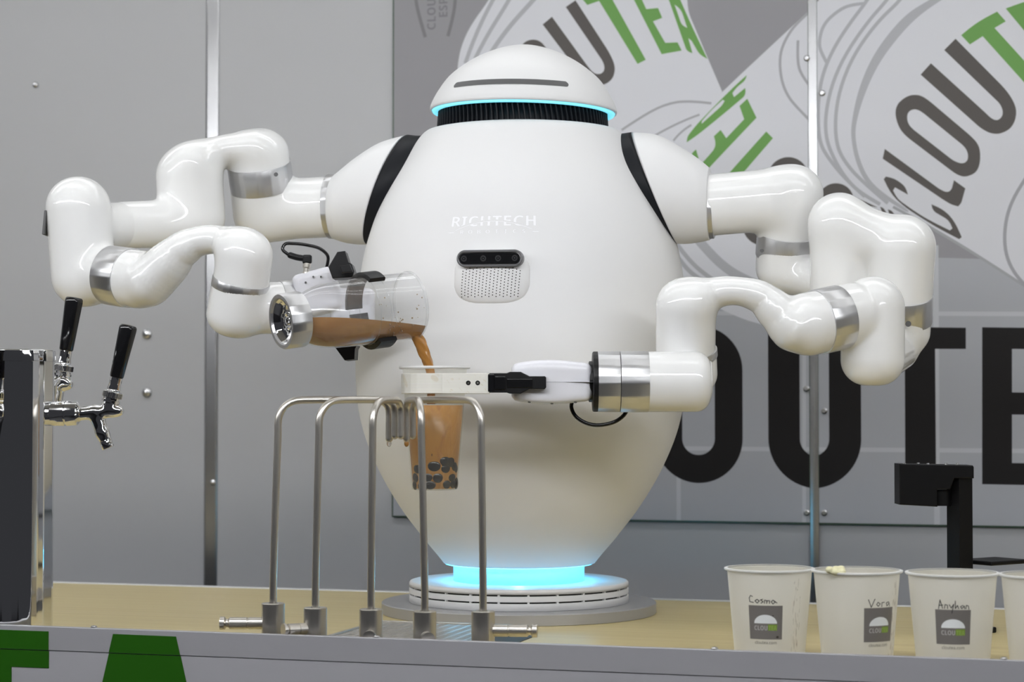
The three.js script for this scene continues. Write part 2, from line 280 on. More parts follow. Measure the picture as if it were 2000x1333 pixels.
  pill([1540, 348], [1492, 440], 38, 13, INK); pill([1633, 394], [1580, 480], 33, 11, INK); fill([[1468, 469], [1490, 440], [1530, 470], [1490, 484]], INK);
  fill([[1671, 386], [1700, 399], [1715, 406], [1690, 402], [1672, 391]], INK); fill([[1720, 405], [1726, 407], [1732, 416], [1724, 416]], INK); fill([[1735, 410], [1742, 412], [1748, 420], [1738, 420]], INK);
  fill([[1878, 70], [1907, 46], [1948, 24], [1965, 43], [1943, 56], [2060, 185], [2035, 200], [1920, 72], [1895, 88]], GREEN);
  fill([[1965, 18], [2000, 5], [2060, -12], [2060, 130], [2000, 60]], GREEN);
  fill([[1799, 147], [1819, 125], [1926, 222], [1936, 232], [1947, 237], [1956, 232], [1960, 222], [1956, 206], [1845, 99], [1867, 77], [1965, 176], [1981, 200], [1987, 222], [1979, 248], [1962, 260], [1943, 264], [1920, 255]], INK);
  ctx.beginPath(); for (const ring of [[[1749, 224], [1752, 207], [1762, 196], [1775, 188], [1788, 186], [1800, 188], [1813, 196], [1897, 267], [1910, 281], [1915, 295], [1915, 318], [1910, 333], [1902, 341], [1885, 347], [1872, 343], [1861, 336], [1770, 267], [1756, 250]], [[1772, 229], [1775, 219], [1785, 214], [1795, 216], [1803, 221], [1883, 286], [1890, 296], [1892, 308], [1889, 317], [1880, 321], [1864, 316], [1782, 252], [1774, 242]]]) { ease(ring).forEach((p, i) => { const q = T(...p); i ? ctx.lineTo(...q) : ctx.moveTo(...q); }); ctx.closePath(); } ctx.fillStyle = INK; ctx.fill('evenodd');
  fill([[1729, 292], [1725, 311], [1846, 393], [1860, 401], [1872, 404], [1878, 398], [1886, 369], [1864, 353], [1859, 372], [1851, 377], [1838, 372]], INK);
  fill([[1727, 351], [1731, 346], [1749, 350], [1769, 365], [1774, 381], [1749, 367], [1745, 373], [1754, 390], [1803, 425], [1856, 451], [1861, 447], [1854, 431], [1823, 413], [1820, 400], [1843, 410], [1864, 431], [1879, 464], [1874, 468], [1826, 443], [1767, 405], [1741, 380]], INK);
  // the emblem in the dark corner
  line([[812, -30], [814, 0], [820, 30], [833, 74]], 7, '#7f7e81'); line([[893, -30], [892, 0], [887, 36], [877, 72]], 7, '#7f7e81');
  ctx.fillStyle = '#7f7e83'; for (const [s, x, y] of [['CLOUTEA', 853, 60], ['ESP', 876, 36]]) { const [a, b] = T(x, y); ctx.save(); ctx.translate(a, b); ctx.rotate(-Math.PI / 2); ctx.font = `bold ${24 * S}px sans-serif`; ctx.fillText(s, 0, 0); ctx.restore(); }
  // the large black lettering
  const ringO = (x0, x1, y0, y1, t, r) => { const [a, b] = T(x0 + t / 2, y0 + t / 2), [c, d] = T(x1 - t / 2, y1 - t / 2); ctx.beginPath(); ctx.roundRect(a, b, c - a, d - b, r * S); ctx.strokeStyle = BLACK; ctx.lineWidth = t * S; ctx.stroke(); };
  ringO(1281, 1451, 639, 943, 52, 58); fill([[1112, 639], [1168, 639], [1168, 903], [1246, 904], [1246, 944], [1112, 943]], BLACK); fill([[2110, 946], [2160, 642], [2215, 642], [2265, 948], [2210, 948], [2202, 890], [2172, 890], [2164, 947]], BLACK);
  { const [a, b] = T(905 + 28, 639 + 26), [c, d] = T(1075 - 28, 943 - 20), r = 58 * S; ctx.beginPath(); ctx.moveTo(c, b + 70 * S); ctx.lineTo(c, b + r); ctx.arcTo(c, b, c - r, b, r); ctx.lineTo(a + r, b); ctx.arcTo(a, b, a, b + r, r); ctx.lineTo(a, d - r); ctx.arcTo(a, d, a + r, d, r); ctx.lineTo(c - r, d); ctx.arcTo(c, d, c, d - r, r); ctx.lineTo(c, d - 70 * S); ctx.strokeStyle = BLACK; ctx.lineWidth = 54 * S; ctx.stroke(); }
  { const t = 58, r = 62; const [a] = T(1503 + t / 2, 640), [b, y1] = T(1681 - t / 2, 944 - 20), [, y0] = T(1503, 638); ctx.beginPath(); ctx.moveTo(a, y0); ctx.lineTo(a, y1 - r * S); ctx.arcTo(a, y1, a + r * S, y1, r * S); ctx.lineTo(b - r * S, y1); ctx.arcTo(b, y1, b, y1 - r * S, r * S); ctx.lineTo(b, y0); ctx.strokeStyle = BLACK; ctx.lineWidth = t * S; ctx.stroke(); }
  fill([[1708, 639], [1887, 641], [1887, 682], [1827, 682], [1829, 946], [1769, 946], [1768, 681], [1708, 681]], BLACK);
  fill([[1919, 640], [2080, 642], [2080, 683], [1977, 682], [1977, 767], [2060, 768], [2060, 811], [1977, 810], [1977, 905], [2080, 906], [2080, 949], [1919, 946]], BLACK);
}
function printedPanel(px0, px1, label, bolts) {
  const a = W(px0, 600).x, b = W(px1, 600).x, y0 = W(1000, 1006).y - 0.008, y1 = 1.24, h = y1 - y0, w = b - a, ch = 2040, cw = Math.round(ch * w / h), s = ch / h;
  const t = thing('printed_panel', label, 'wall panel', V((a + b) / 2, y0, ZW), 'printed acrylic panels on the back wall');
  const tex = canvas(cw, ch, (ctx) => art(ctx, (x, y) => { const p = W(x, y); return [(p.x - a) * s, (y1 - p.y) * s]; }, s * 3.9 / FPX * 1.02));
  const pane = box(w, h, 0.006, V((a + b) / 2, (y0 + y1) / 2, ZW + 0.0034), 0.0008);
  part(t, 'acrylic_sheet', pane, std(lin(0.035, 0.075, 0.045), 0.3), 'green tinted acrylic edge');
  const face = new THREE.PlaneGeometry(w - 0.006, h - 0.006); face.translate((a + b) / 2, (y0 + y1) / 2, ZW + 0.0068);
  { const p = face.attributes.position, u = face.attributes.uv; for (let i = 0; i < p.count; i++) u.setXY(i, (p.getX(i) - a) / w, (p.getY(i) - y0) / h); }
  part(t, 'print', face, new THREE.MeshPhysicalMaterial({ map: tex, roughness: 0.62, specularIntensity: 0.5 }), 'grey print with paper cups and bold lettering');
  for (const [x, y] of bolts) { const p = W(x, y); part(t, 'screw', rod(V(p.x, p.y, ZW + 0.006), V(0, 0, 1), [[0, 0.0058], [0.003, 0.0056], [0.005, 0.0035], [0.0055, 0]], 16), mat.bolt); }
}
printedPanel(768, 1584, 'wall panel printed with tilted paper cups, its left end behind the robot', [[1577, 115], [1576, 760], [1577, 1002]]);
printedPanel(1596, 2200, 'wall panel printed with a large cup and a black T and E', [[1607, 183], [1611, 803], [1611, 1002]]);

// ---------------------------------------------------------------- the counter
const woodTex = (w, h) => canvas(w, h, (c) => {
  c.fillStyle = '#cfbe88'; c.fillRect(0, 0, w, h);
  for (let i = 0; i < 900; i++) { const y = rnd() * h, x = rnd() * w, l = 150 + rnd() * 900, v = rnd(); c.strokeStyle = v < 0.5 ? `rgba(176,150,104,${0.05 + rnd() * 0.13})` : `rgba(236,226,196,${0.05 + rnd() * 0.12})`; c.lineWidth = 0.6 + rnd() * 3.4; c.beginPath(); c.moveTo(x, y); c.bezierCurveTo(x + l / 3, y + (rnd() - 0.5) * 8, x + l * 0.66, y + (rnd() - 0.5) * 8, x + l, y + (rnd() - 0.5) * 6); c.stroke(); }
  for (let i = 0; i < 26; i++) { c.fillStyle = `rgba(150,120,78,${0.05 + rnd() * 0.06})`; c.beginPath(); c.ellipse(rnd() * w, rnd() * h, 20 + rnd() * 60, 2 + rnd() * 5, 0, 0, 7); c.fill(); }
});
const RAILTOP = 0.025, XC0 = -2.35, XC1 = 2.45, XCM = (XC0 + XC1) / 2, WC = XC1 - XC0;
{
  const t = thing('serving_counter', 'long counter with pale wood worktop and grey metal front rail', 'counter', V(XCM, -1.0, (ZR + ZB) / 2));
  const top = box(WC, 0.03, ZR - ZB - 0.012, V(XCM, -0.015, (ZR + ZB) / 2 - 0.006), 0.002);
  { const p = top.attributes.position, u = top.attributes.uv; for (let i = 0; i < p.count; i++) u.setXY(i, (p.getX(i) - XC0) / WC, (p.getZ(i) - ZB) / (ZR - ZB)); }
  part(t, 'worktop', top, new THREE.MeshPhysicalMaterial({ map: woodTex(2048, 640), roughness: 0.38 }), 'pale maple laminate worktop');
  part(t, 'rear_edge_strip', box(WC, 0.012, 0.012, V(XCM, -0.004, ZB - 0.006), 0.002), std(lin(0.65, 0.65, 0.65), 0.4, 0.3));
  // angle section rail: front flange and narrow top flange
  const face = onZ(1000, 1254 + 52, ZR).y;
  const railMat = std(lin(0.42, 0.415, 0.44), 0.45, 0.2, { bumpMap: (() => { const q = speck.clone(); q.repeat.set(60, 1); return q; })(), bumpScale: 0.0001 });
  const rail = part(t, 'front_rail', [box(WC, RAILTOP - face, 0.004, V(XCM, (RAILTOP + face) / 2, ZR), 0.0008), box(WC, 0.003, 0.010, V(XCM, RAILTOP - 0.0016, ZR - 0.004), 0.0008)], railMat);
  for (const px of [182, 456 - 274, 735, 1395, 1960]) { if (px === 182) continue; const p = onZ(px, 1225, ZR - 0.004); part(rail, 'rivet', rod(V(p.x, RAILTOP - 0.001, ZR - 0.006), V(0, 1, 0), [[0, 0.0045], [0.002, 0.0044], [0.0034, 0.003], [0.004, 0]], 16), mat.bolt); }
  { const p = onZ(182, 1225, ZR - 0.004); part(rail, 'rivet', rod(V(p.x, RAILTOP - 0.001, ZR - 0.006), V(0, 1, 0), [[0, 0.0045], [0.002, 0.0044], [0.0034, 0.003], [0.004, 0]], 16), mat.bolt); }
  part(t, 'front_panel', box(WC, 0.95, 0.02, V(XCM, face - 0.47, ZR - 0.0092), 0.001), std(lin(0.41, 0.405, 0.43), 0.5));
  // green vinyl letters across rail and panel
  const green = std(lin(0.018, 0.105, 0.004), 0.5, 0, { specularIntensity: 0.4 });
  const flat = (pts, z) => { const s = new THREE.Shape(pts.map(([x, y]) => new THREE.Vector2(x, y))); const g = new THREE.ExtrudeGeometry(s, { depth: 0.0006, bevelEnabled: false }); g.translate(0, 0, z); return g; };
  const q = (px, py) => { const p = onZ(px, py, ZR + 0.002); return [p.x, p.y]; };
  const railZ = ZR + 0.0021, panZ = ZR + 0.0009;
  const clip = (poly, y, above) => { const out = []; for (let i = 0; i < poly.length; i++) { const a = poly[i], b = poly[(i + 1) % poly.length], ia = above ? a[1] >= y : a[1] <= y, ib = above ? b[1] >= y : b[1] <= y; if (ia) out.push(a); if (ia !== ib) { const k = (y - a[1]) / (b[1] - a[1]); out.push([a[0] + (b[0] - a[0]) * k, y]); } } return out; };
  const yE0 = q(94, 1234)[1], yE1 = q(94, 1306)[1], xE = q(95, 1260)[0];
  const E = [[xE, yE0], [xE, yE1], [xE - 0.055, yE1], [xE - 0.055, yE1 - 0.05], [xE - 0.012, yE1 - 0.05], [xE - 0.012, yE1 - 0.095], [xE - 0.055, yE1 - 0.095], [xE - 0.055, yE1 - 0.145], [xE, yE1 - 0.145], [xE, yE1 - 0.195], [xE - 0.11, yE1 - 0.195], [xE - 0.11, yE0]];
  const A = [q(221, 1239), q(344, 1244), [q(344, 1244)[0] + 0.06, yE1 - 0.195], [q(344, 1244)[0] - 0.005, yE1 - 0.195], [q(282, 1240)[0] + 0.02, yE1 - 0.14], [q(282, 1240)[0] - 0.02, yE1 - 0.14], [q(221, 1239)[0] + 0.005, yE1 - 0.195], [q(221, 1239)[0] - 0.06, yE1 - 0.195]];
  for (const L of [E, A]) part(t, 'vinyl_letter', [flat(clip(L, face + 0.0004, true), railZ), flat(clip(L, face - 0.0008, false), panZ)], green, 'green vinyl letter');
}

// ---------------------------------------------------------------- the robot
const PHI = THREE.MathUtils.degToRad(10.5);
const NF = FW.clone().multiplyScalar(-Math.cos(PHI)).addScaledVector(RT, -Math.sin(PHI));   // where it faces
const SX = RT.clone().multiplyScalar(Math.cos(PHI)).addScaledVector(FW, -Math.sin(PHI));    // towards its shoulder on the printed wall side
const LEAN = 0.008;
const lean = (g) => { const p = g.attributes.position; for (let i = 0; i < p.count; i++) { const h = p.getY(i); p.setX(i, p.getX(i) + RT.x * LEAN * h); p.setZ(i, p.getZ(i) + RT.z * LEAN * h); } return g; };
const hAt = (py) => P(1013.4, py, D).y;
const robot = thing('barista_robot', 'white egg-shaped robot with domed head and two jointed arms pouring milk tea', 'robot', V(0, 0, 0));
const K = D / FPX;
function smoothProfile(pts, n) { return new THREE.SplineCurve(pts.map(([r, y]) => new THREE.Vector2(r, y))).getPoints(n); }
const bodyPts = [[149, 1097], [160, 1083], [182, 1057], [197, 1038], [226, 1000], [253, 958], [275, 918], [296, 870], [309, 830], [317, 790], [321, 745], [322.5, 700], [321.5, 650], [319.5, 600], [316, 550], [309, 505], [299, 465], [284, 420], [263, 375], [238, 331], [216, 293], [203, 273], [194.5, 263.5]].map(([r, y]) => [r * K, hAt(y)]);
const bodyProf = [new THREE.Vector2(118 * K, hAt(1100)), new THREE.Vector2(144 * K, hAt(1100)), new THREE.Vector2(147.5 * K, hAt(1099)), ...smoothProfile(bodyPts, 110), new THREE.Vector2(189 * K, hAt(259.6)), new THREE.Vector2(181 * K, hAt(258)), new THREE.Vector2(150 * K, hAt(258))];
part(robot, 'body', lean(new THREE.LatheGeometry(bodyProf, 160)), mat.body, 'smooth white egg-shaped shell');
function bodyR(h) { for (let i = 1; i < bodyProf.length; i++) { const a = bodyProf[i - 1], b = bodyProf[i]; if (h >= a.y && h <= b.y && b.y > a.y) return a.x + (b.x - a.x) * (h - a.y) / (b.y - a.y); } return 0.2; }
// a point of the shell: azimuth from the face, height, distance off the surface
function shell(az, h, off = 0) { const R = bodyR(h) + off; return NF.clone().multiplyScalar(R * Math.cos(az)).addScaledVector(SX, R * Math.sin(az)).add(V(0, h, 0)).addScaledVector(RT, LEAN * h); }
function shellPatch(fn, nu, nv) { const pos = [], uv = [], idx = []; for (let j = 0; j <= nv; j++) for (let i = 0; i <= nu; i++) { const p = fn(i / nu, j / nv); pos.push(p.x, p.y, p.z); uv.push(i / nu, j / nv); } for (let j = 0; j < nv; j++) for (let i = 0; i < nu; i++) { const a = j * (nu + 1) + i, b = a + 1, c = a + nu + 1, d = c + 1; idx.push(a, b, d, a, d, c); } const g = new THREE.BufferGeometry(); g.setAttribute('position', new THREE.Float32BufferAttribute(pos, 3)); g.setAttribute('uv', new THREE.Float32BufferAttribute(uv, 2)); g.setIndex(idx); g.computeVertexNormals(); return g; }
{ // logo, gloss white on the satin shell
  const tex = canvas(1024, 236, (c) => { c.clearRect(0, 0, 1024, 236); c.fillStyle = '#fff'; c.textAlign = 'center';
    c.save(); c.translate(512, 142); c.font = 'bold 150px sans-serif'; c.scale(1010 / c.measureText('RICHTECH').width, 1); c.fillText('RICHTECH', 0, 0); c.restore();
    c.globalCompositeOperation = 'destination-out'; c.lineWidth = 16; c.beginPath(); c.moveTo(60, 182); c.quadraticCurveTo(512, -10, 964, 182); c.stroke(); c.globalCompositeOperation = 'source-over';
    c.strokeStyle = '#fff'; c.lineWidth = 9; c.beginPath(); c.moveTo(80, 184); c.quadraticCurveTo(512, 6, 950, 178); c.stroke();
    c.save(); c.translate(512, 222); c.scale(1.35, 1); c.font = 'bold 58px sans-serif'; [...'ROBOTICS'].forEach((s, i) => c.fillText(s, (i - 3.5) * 74, 0)); c.restore(); c.fillRect(0, 200, 70, 10); c.fillRect(954, 200, 70, 10); });
  const y0 = hAt(483), y1 = hAt(442);
  part(robot, 'logo', shellPatch((u, v) => shell((u - 0.5) * 2 * 0.279, y0 + (y1 - y0) * v, 0.0004), 40, 8), new THREE.MeshPhysicalMaterial({ map: tex, color: lin(0.98, 0.98, 1), roughness: 0.22, transparent: true }), 'white logo lettering');
}
{ // sensor pod with camera bar and speaker holes
  const az0 = 0.006, hc = hAt(560), hw = 70 / 313, hh = 49 * K;
  const bump = (u, v) => { const r = Math.pow(Math.pow(Math.abs(u), 3.2) + Math.pow(Math.abs(v), 2.8), 1 / 3); return r >= 1 ? -0.0012 : -0.0012 + (0.0105 + 0.0035 * v) * Math.pow(1 - Math.pow(r, 5), 0.6); };
  const pod = part(robot, 'sensor_pod', shellPatch((u, v) => { const a = u * 2 - 1, b = v * 2 - 1; return shell(az0 + a * hw, hc + b * hh, bump(a, b)); }, 64, 48), mat.body, 'white bulging pod with camera and speaker');
  const c = shell(az0, hAt(528), 0.0085), q = frame(SX.clone(), UPV.clone(), NF.clone());
  const stadium = (w, h) => { const s = new THREE.Shape(), r = h / 2, x = w / 2 - r; s.moveTo(-x, -r); s.lineTo(x, -r); s.absarc(x, 0, r, -Math.PI / 2, Math.PI / 2, false); s.lineTo(-x, r); s.absarc(-x, 0, r, Math.PI / 2, Math.PI * 1.5, false); return s; };
  const put = (g, off) => { g.applyQuaternion(q); g.translate(c.x + NF.x * off, c.y, c.z + NF.z * off); return g; };
  part(pod, 'camera_bezel', put(extrudeXY((() => { const o = stadium(121 * K, 31 * K); o.holes.push(stadium(112.5 * K, 21 * K)); return o; })(), 0.012, 0.0012), -0.0042), std(lin(0.14, 0.14, 0.145), 0.35, 0.4));
  part(pod, 'camera_window', put(extrudeXY(stadium(111 * K, 19.5 * K), 0.0012, 0.0004), 0.0072), mat.gloss, 'glossy black camera window');
  for (const x of [-47, -11.5, 15.7, 46]) { const g = new THREE.RingGeometry(0.0022, 0.0044, 24); g.translate(x * K, 0, 0); part(pod, 'lens', put(g, 0.0089), std(lin(0.03, 0.03, 0.032), 0.2)); const e = new THREE.CircleGeometry(0.001, 12); e.translate(x * K, 0, 0); part(pod, 'lens', put(e, 0.0090), std(lin(0.06, 0.06, 0.065), 0.2)); }
  const dots = [];
  for (let i = 0; i < 17; i++) for (let j = 0; j < 11; j++) { const sy = 757 + j * 31 + (i % 2 ? 15.5 : 0), slant = (1080 - sy) / 320 * 26; const x = (-310 + i * 38 + slant - 8) / 6.06, y = 420 + sy / 6.06; if (y > 598.5 || (y < 546 && (i < 2 || i > 14))) continue; const a = x / 313, b = (hAt(y) - hc) / hh; const p = shell(az0 + a, hAt(y), bump(a / hw, b) + 0.00035);
    const g = new THREE.CircleGeometry(0.00085, 8); const n = NF.clone().multiplyScalar(Math.cos(a)).addScaledVector(SX, Math.sin(a)).addScaledVector(UPV, -0.12).normalize(); g.applyQuaternion(new THREE.Quaternion().setFromUnitVectors(V(0, 0, 1), n)); g.translate(p.x, p.y, p.z); dots.push(g); }
  const h = part(pod, 'speaker_holes', dots, std(lin(0.03, 0.03, 0.03), 0.8)); h.userData.kind = 'stuff';
}
{ // neck with swept fins, head dome, light ring
  const h0 = hAt(258), h1 = hAt(215), shift = (h) => RT.clone().multiplyScalar(LEAN * h);
  const neck = part(robot, 'neck', lean(new THREE.LatheGeometry([[0.0, h0 - 0.012], [163 * K, h0 - 0.012], [163 * K, h0], [157 * K, h1], [0.0, h1]].map(([r, y]) => new THREE.Vector2(r, y)), 96)), mat.rubber, 'black ribbed neck');
  const N = 100, base = h0 - 0.008, top = h1 + 0.004;
  const fin = (() => { const rings = []; for (let k = 0; k <= 5; k++) { const t = k / 5, y = base + (top - base) * t, sw = -0.045 * t * t, r0 = (160 - 6 * t) * K, r1 = (169.5 - 4.5 * t) * K, w = 0.0021; const ca = Math.cos(sw), sa = Math.sin(sw); const pt = (r, o) => V(sa * r + ca * o, y, ca * r - sa * o); rings.push([pt(r0, -w), pt(r1, -w * 0.5), pt(r1, w * 0.5), pt(r0, w)]); } const g = loft(rings); return toCreasedNormals(g, 0.9); })();
  for (let i = 0; i < N; i++) { const m = new THREE.Mesh(fin, mat.rubber); m.name = 'fin'; m.rotation.y = i / N * Math.PI * 2; const s = shift(h0); m.position.set(s.x, 0, s.z); m.castShadow = m.receiveShadow = true; neck.add(m); }
  // dome, rolled slightly
  const hr = hAt(217), yr = (dy) => hr + dy * K;
  const outer = smoothProfile([[183.4, 0], [181, 9], [170, 31], [150, 60], [125, 82], [95, 101.5], [62, 116.5], [30, 126], [8, 129.2]], 60).map((p) => new THREE.Vector2(p.x * K, yr(p.y)));
  const prof = [new THREE.Vector2(0.001, yr(-2)), new THREE.Vector2(165 * K, yr(-2)), new THREE.Vector2(180.5 * K, yr(-4)), new THREE.Vector2(182.8 * K, yr(-3)), ...outer, new THREE.Vector2(0.0005, yr(129.4))];
  const q = new THREE.Quaternion().setFromAxisAngle(FW, 0.0225), piv = V(0, hr, 0).add(shift(hr));
  const roll = (g) => { g.translate(shift(hr).x, 0, shift(hr).z); g.translate(-piv.x, -piv.y, -piv.z); g.applyQuaternion(q); g.translate(piv.x + RT.x * 0.001, piv.y, piv.z + RT.z * 0.001); return g; };
  const head = part(robot, 'head', roll(new THREE.LatheGeometry(prof, 160)), mat.body, 'white domed head');
  part(head, 'light_ring', roll(new THREE.LatheGeometry([[166, -3], [168, -7.5], [174, -8.5], [178, -7], [179.5, -3.5], [166, -3]].map(([r, y]) => new THREE.Vector2(r * K, yr(y))), 128)), mat.glowHead, 'cyan light ring under the head');
  const rad = (y) => { for (let i = 1; i < outer.length; i++) if (y >= outer[i - 1].y && y <= outer[i].y) return outer[i - 1].x + (outer[i].x - outer[i - 1].x) * (y - outer[i - 1].y) / (outer[i].y - outer[i - 1].y); return 0.1; };
  const va = 40.5 * Math.PI / 180, vc = -0.012;
  part(head, 'visor_slot', roll(shellPatch((u, v) => { const e = Math.min(1, Math.min(u, 1 - u) * 40), a = vc + (u - 0.5) * 2 * va, y = yr(31.5 + (v - 0.5) * 11 * Math.sqrt(Math.max(e * (2 - e), 0.05))), R = rad(y) + 0.0005; return NF.clone().multiplyScalar(R * Math.cos(a)).addScaledVector(SX, R * Math.sin(a)).add(V(0, y, 0)); }, 120, 6)), mat.grey, 'dark grey visor slot');
}
{ // foot: glowing neck, slotted disc, metal plate
  part(robot, 'base_light', new THREE.LatheGeometry([[0.001, hAt(1098)], [126 * K, hAt(1098)], [127.5 * K, hAt(1099)], [127.5 * K, 0.046], [0.001, 0.046]].map(([r, y]) => new THREE.Vector2(r, y)), 96), mat.glowBase, 'cyan glowing foot ring');
  part(robot, 'light_strip', new THREE.LatheGeometry([[128.5 * K, hAt(1101)], [143 * K, hAt(1101)], [143 * K, hAt(1100.4)], [128.5 * K, hAt(1100.4)], [128.5 * K, hAt(1101)]].map(([r, y]) => new THREE.Vector2(r, y)), 96), new THREE.MeshStandardMaterial({ color: lin(0.5, 0.6, 0.62), emissive: lin(0.07, 0.55, 1), emissiveIntensity: 7 }), 'cyan light strip under the body');
  { const l = new THREE.PointLight(lin(0.12, 0.66, 1), 0.04, 0, 2); l.position.set(0, 0.06, 0); l.castShadow = true; l.shadow.radius = 0.4; scene.add(l); }
  const R = 213.3 * K, disc = part(robot, 'base_disc', [
    new THREE.LatheGeometry([[0.001, 0.0486], [R - 0.004, 0.0486], [R - 0.0015, 0.0479], [R - 0.0004, 0.0465], [R, 0.0448], [R, 0.0408], [R - 0.008, 0.0406]].map(([r, y]) => new THREE.Vector2(r, y)).reverse(), 128),
    new THREE.LatheGeometry([[R - 0.008, 0.0300], [R - 0.0005, 0.0302], [R, 0.0308], [R, 0.0378], [R - 0.0005, 0.0384], [R - 0.008, 0.0386]].map(([r, y]) => new THREE.Vector2(r, y)), 128),
    new THREE.LatheGeometry([[R - 0.008, 0.0172], [R, 0.0172], [R, 0.0272], [R - 0.0005, 0.0278], [R - 0.008, 0.0280]].map(([r, y]) => new THREE.Vector2(r, y)), 128)], mat.body, 'white slotted disc');
  part(disc, 'vent_core', new THREE.LatheGeometry([[R - 0.0045, 0.018], [R - 0.0045, 0.046]].map(([r, y]) => new THREE.Vector2(r, y)), 96), std(lin(0.02, 0.02, 0.02), 0.8));
  const br = []; for (let k = 0; k < 24; k++) for (const y of [0.0396, 0.0291]) { const a = (k * 15 + 4.6 + 10.5) * Math.PI / 180, n = NF.clone().multiplyScalar(Math.cos(a)).addScaledVector(SX, Math.sin(a)), tg = n.clone().cross(UPV); br.push(box(0.0032, 0.0024, 0.004, n.clone().multiplyScalar(R - 0.0028).add(V(0, y, 0)), 0.0003, frame(tg.clone().negate(), UPV.clone(), n))); }
  part(disc, 'vent_bridges', br, mat.body);
  const RP = 266.8 * K;
  part(robot, 'mounting_plate', rod(V(0, 0, 0), UPV, [[0, 0], [0, RP - 0.001], [0.001, RP], [0.0155, RP], [0.0168, RP - 0.0014], [0.0168, 0]], 128), mat.plate, 'round grey metal mounting plate');
}
// shoulders: lofted from the slanted opening in the shell to the round collar
function shoulder(side, top, bot, gT, gB, ringX) {
  const grp = group(robot, 'arm');
  const dOf = (px) => D - Math.tan(PHI) * (px - 1016) * K;
  const cur = (pts) => new THREE.CatmullRomCurve3(pts.map(([x, y]) => P(x, y, dOf(x))), false, 'centripetal');
  const T = cur(top), B = cur(bot), near = NF.clone();
  const depth = (t) => M(108 + (66 - 108) * Math.pow(t, 1.3), D) ;
  const ringAt = (a, b, rd) => { const c = a.clone().add(b).multiplyScalar(0.5), u = a.clone().sub(b).multiplyScalar(0.5), out = []; for (let j = 0; j < 72; j++) { const w = j / 72 * Math.PI * 2 * side; out.push(c.clone().addScaledVector(u, Math.cos(w)).addScaledVector(near, -Math.sin(w) * rd)); } return out; };
  const rings = []; for (let i = 0; i <= 30; i++) { const t = i / 30; rings.push(ringAt(T.getPoint(t), B.getPoint(t), depth(t))); }
  part(grp, 'shoulder_cover', loft(rings), mat.body, 'white domed shoulder cover');
  const g = [0, 0.3, 1].map((t) => ringAt(T.getPoint(0).lerp(P(...gT, dOf(gT[0])), t), B.getPoint(0).lerp(P(...gB, dOf(gB[0])), t), depth(0) * (1 - 0.004 * t)));
  const inn = ringAt(P(...gT, dOf(gT[0])).addScaledVector(SX, -side * 0.06), P(...gB, dOf(gB[0])).addScaledVector(SX, -side * 0.05).add(V(0, 0.01, 0)), depth(0) * 0.97);
  part(grp, 'shoulder_gasket', loft([inn, g[2], g[1], g[0]]), mat.rubber, 'black gasket band round the shoulder');
  const c = P(ringX, 403.5, dOf(ringX)), s = SX.clone().multiplyScalar(side);
  part(grp, 'collar', barrel(c.clone().addScaledVector(s, -0.012), c.clone().addScaledVector(s, 0.006), M(63.2, dOf(ringX)), 0.001, 64), mat.alu, 'thin metal collar');
  return grp;
}
const armR = shoulder(1, [[1235, 259], [1284, 264.5], [1332, 289], [1369, 314], [1387, 329]], [[1322, 476], [1337, 476.5], [1352, 475.5], [1370, 472.5], [1386, 469]], [1207, 263], [1313, 472], 1387);
const armL = shoulder(-1, [[800, 264], [748, 279], [702, 307], [671, 331], [654, 344]], [[717, 478], [700, 478], [682, 476], [665, 472], [651, 467]], [816, 266], [724, 475], 649);
const N3 = (a) => P(a[0], a[1], a[2]);
const link = (arm, prims, k = 0.02, m = mat.arm, name = 'link') => part(arm, name, blob(prims, k), m);
const cyl = (a, b, rpx, ea = 0.03, eb = ea) => rc(N3(a), N3(b), M(rpx, (a[2] + b[2]) / 2), ea, eb);
const bar = (a, b, ra, rb = ra, s = 0.7) => cap(N3(a), N3(b), M(ra, a[2]), M(rb, b[2]), s);
function chain(nodes, s = 0.7) {                                      // one smooth bent bar through [px, py, d, radius px]
  const c = new THREE.CatmullRomCurve3(nodes.map(N3), false, 'centripetal'), n = 26, seg = [], rad = (t) => { const q = t * (nodes.length - 1), i = Math.min(nodes.length - 2, Math.floor(q)), u = q - i, w = u * u * (3 - 2 * u); return M(nodes[i][3] + (nodes[i + 1][3] - nodes[i][3]) * w, nodes[i][2]); };
  for (let i = 0; i < n; i++) seg.push(cap(c.getPoint(i / n), c.getPoint((i + 1) / n), rad(i / n), rad((i + 1) / n), s));
  const f = (x, y, z) => { let d = 9; for (const g of seg) { const e = g(x, y, z); if (e < d) d = e; } return d; };
  f.pts = seg.flatMap((g) => g.pts); f.r = Math.max(...seg.map((g) => g.r)); return f; }
const kk = (f, k) => { f.k = k; return f; };
const jointBand = (arm, a, b, rpx, m = mat.alu, name = 'joint_band') => { const A = N3(a), B = N3(b); return part(arm, name, barrel(A, B, M(rpx, (a[2] + b[2]) / 2) + 0.0003, 0.0007, 72), m, 'brushed metal joint band'); };
const portHole = (arm, px, py, d, r) => { const p = P(px, py, d), n = EYEP.clone().sub(p).normalize(); part(arm, 'port_hole', rod(p, n, [[0, r], [0.0004, r], [0.0004, 0]], 20), mat.grey); };

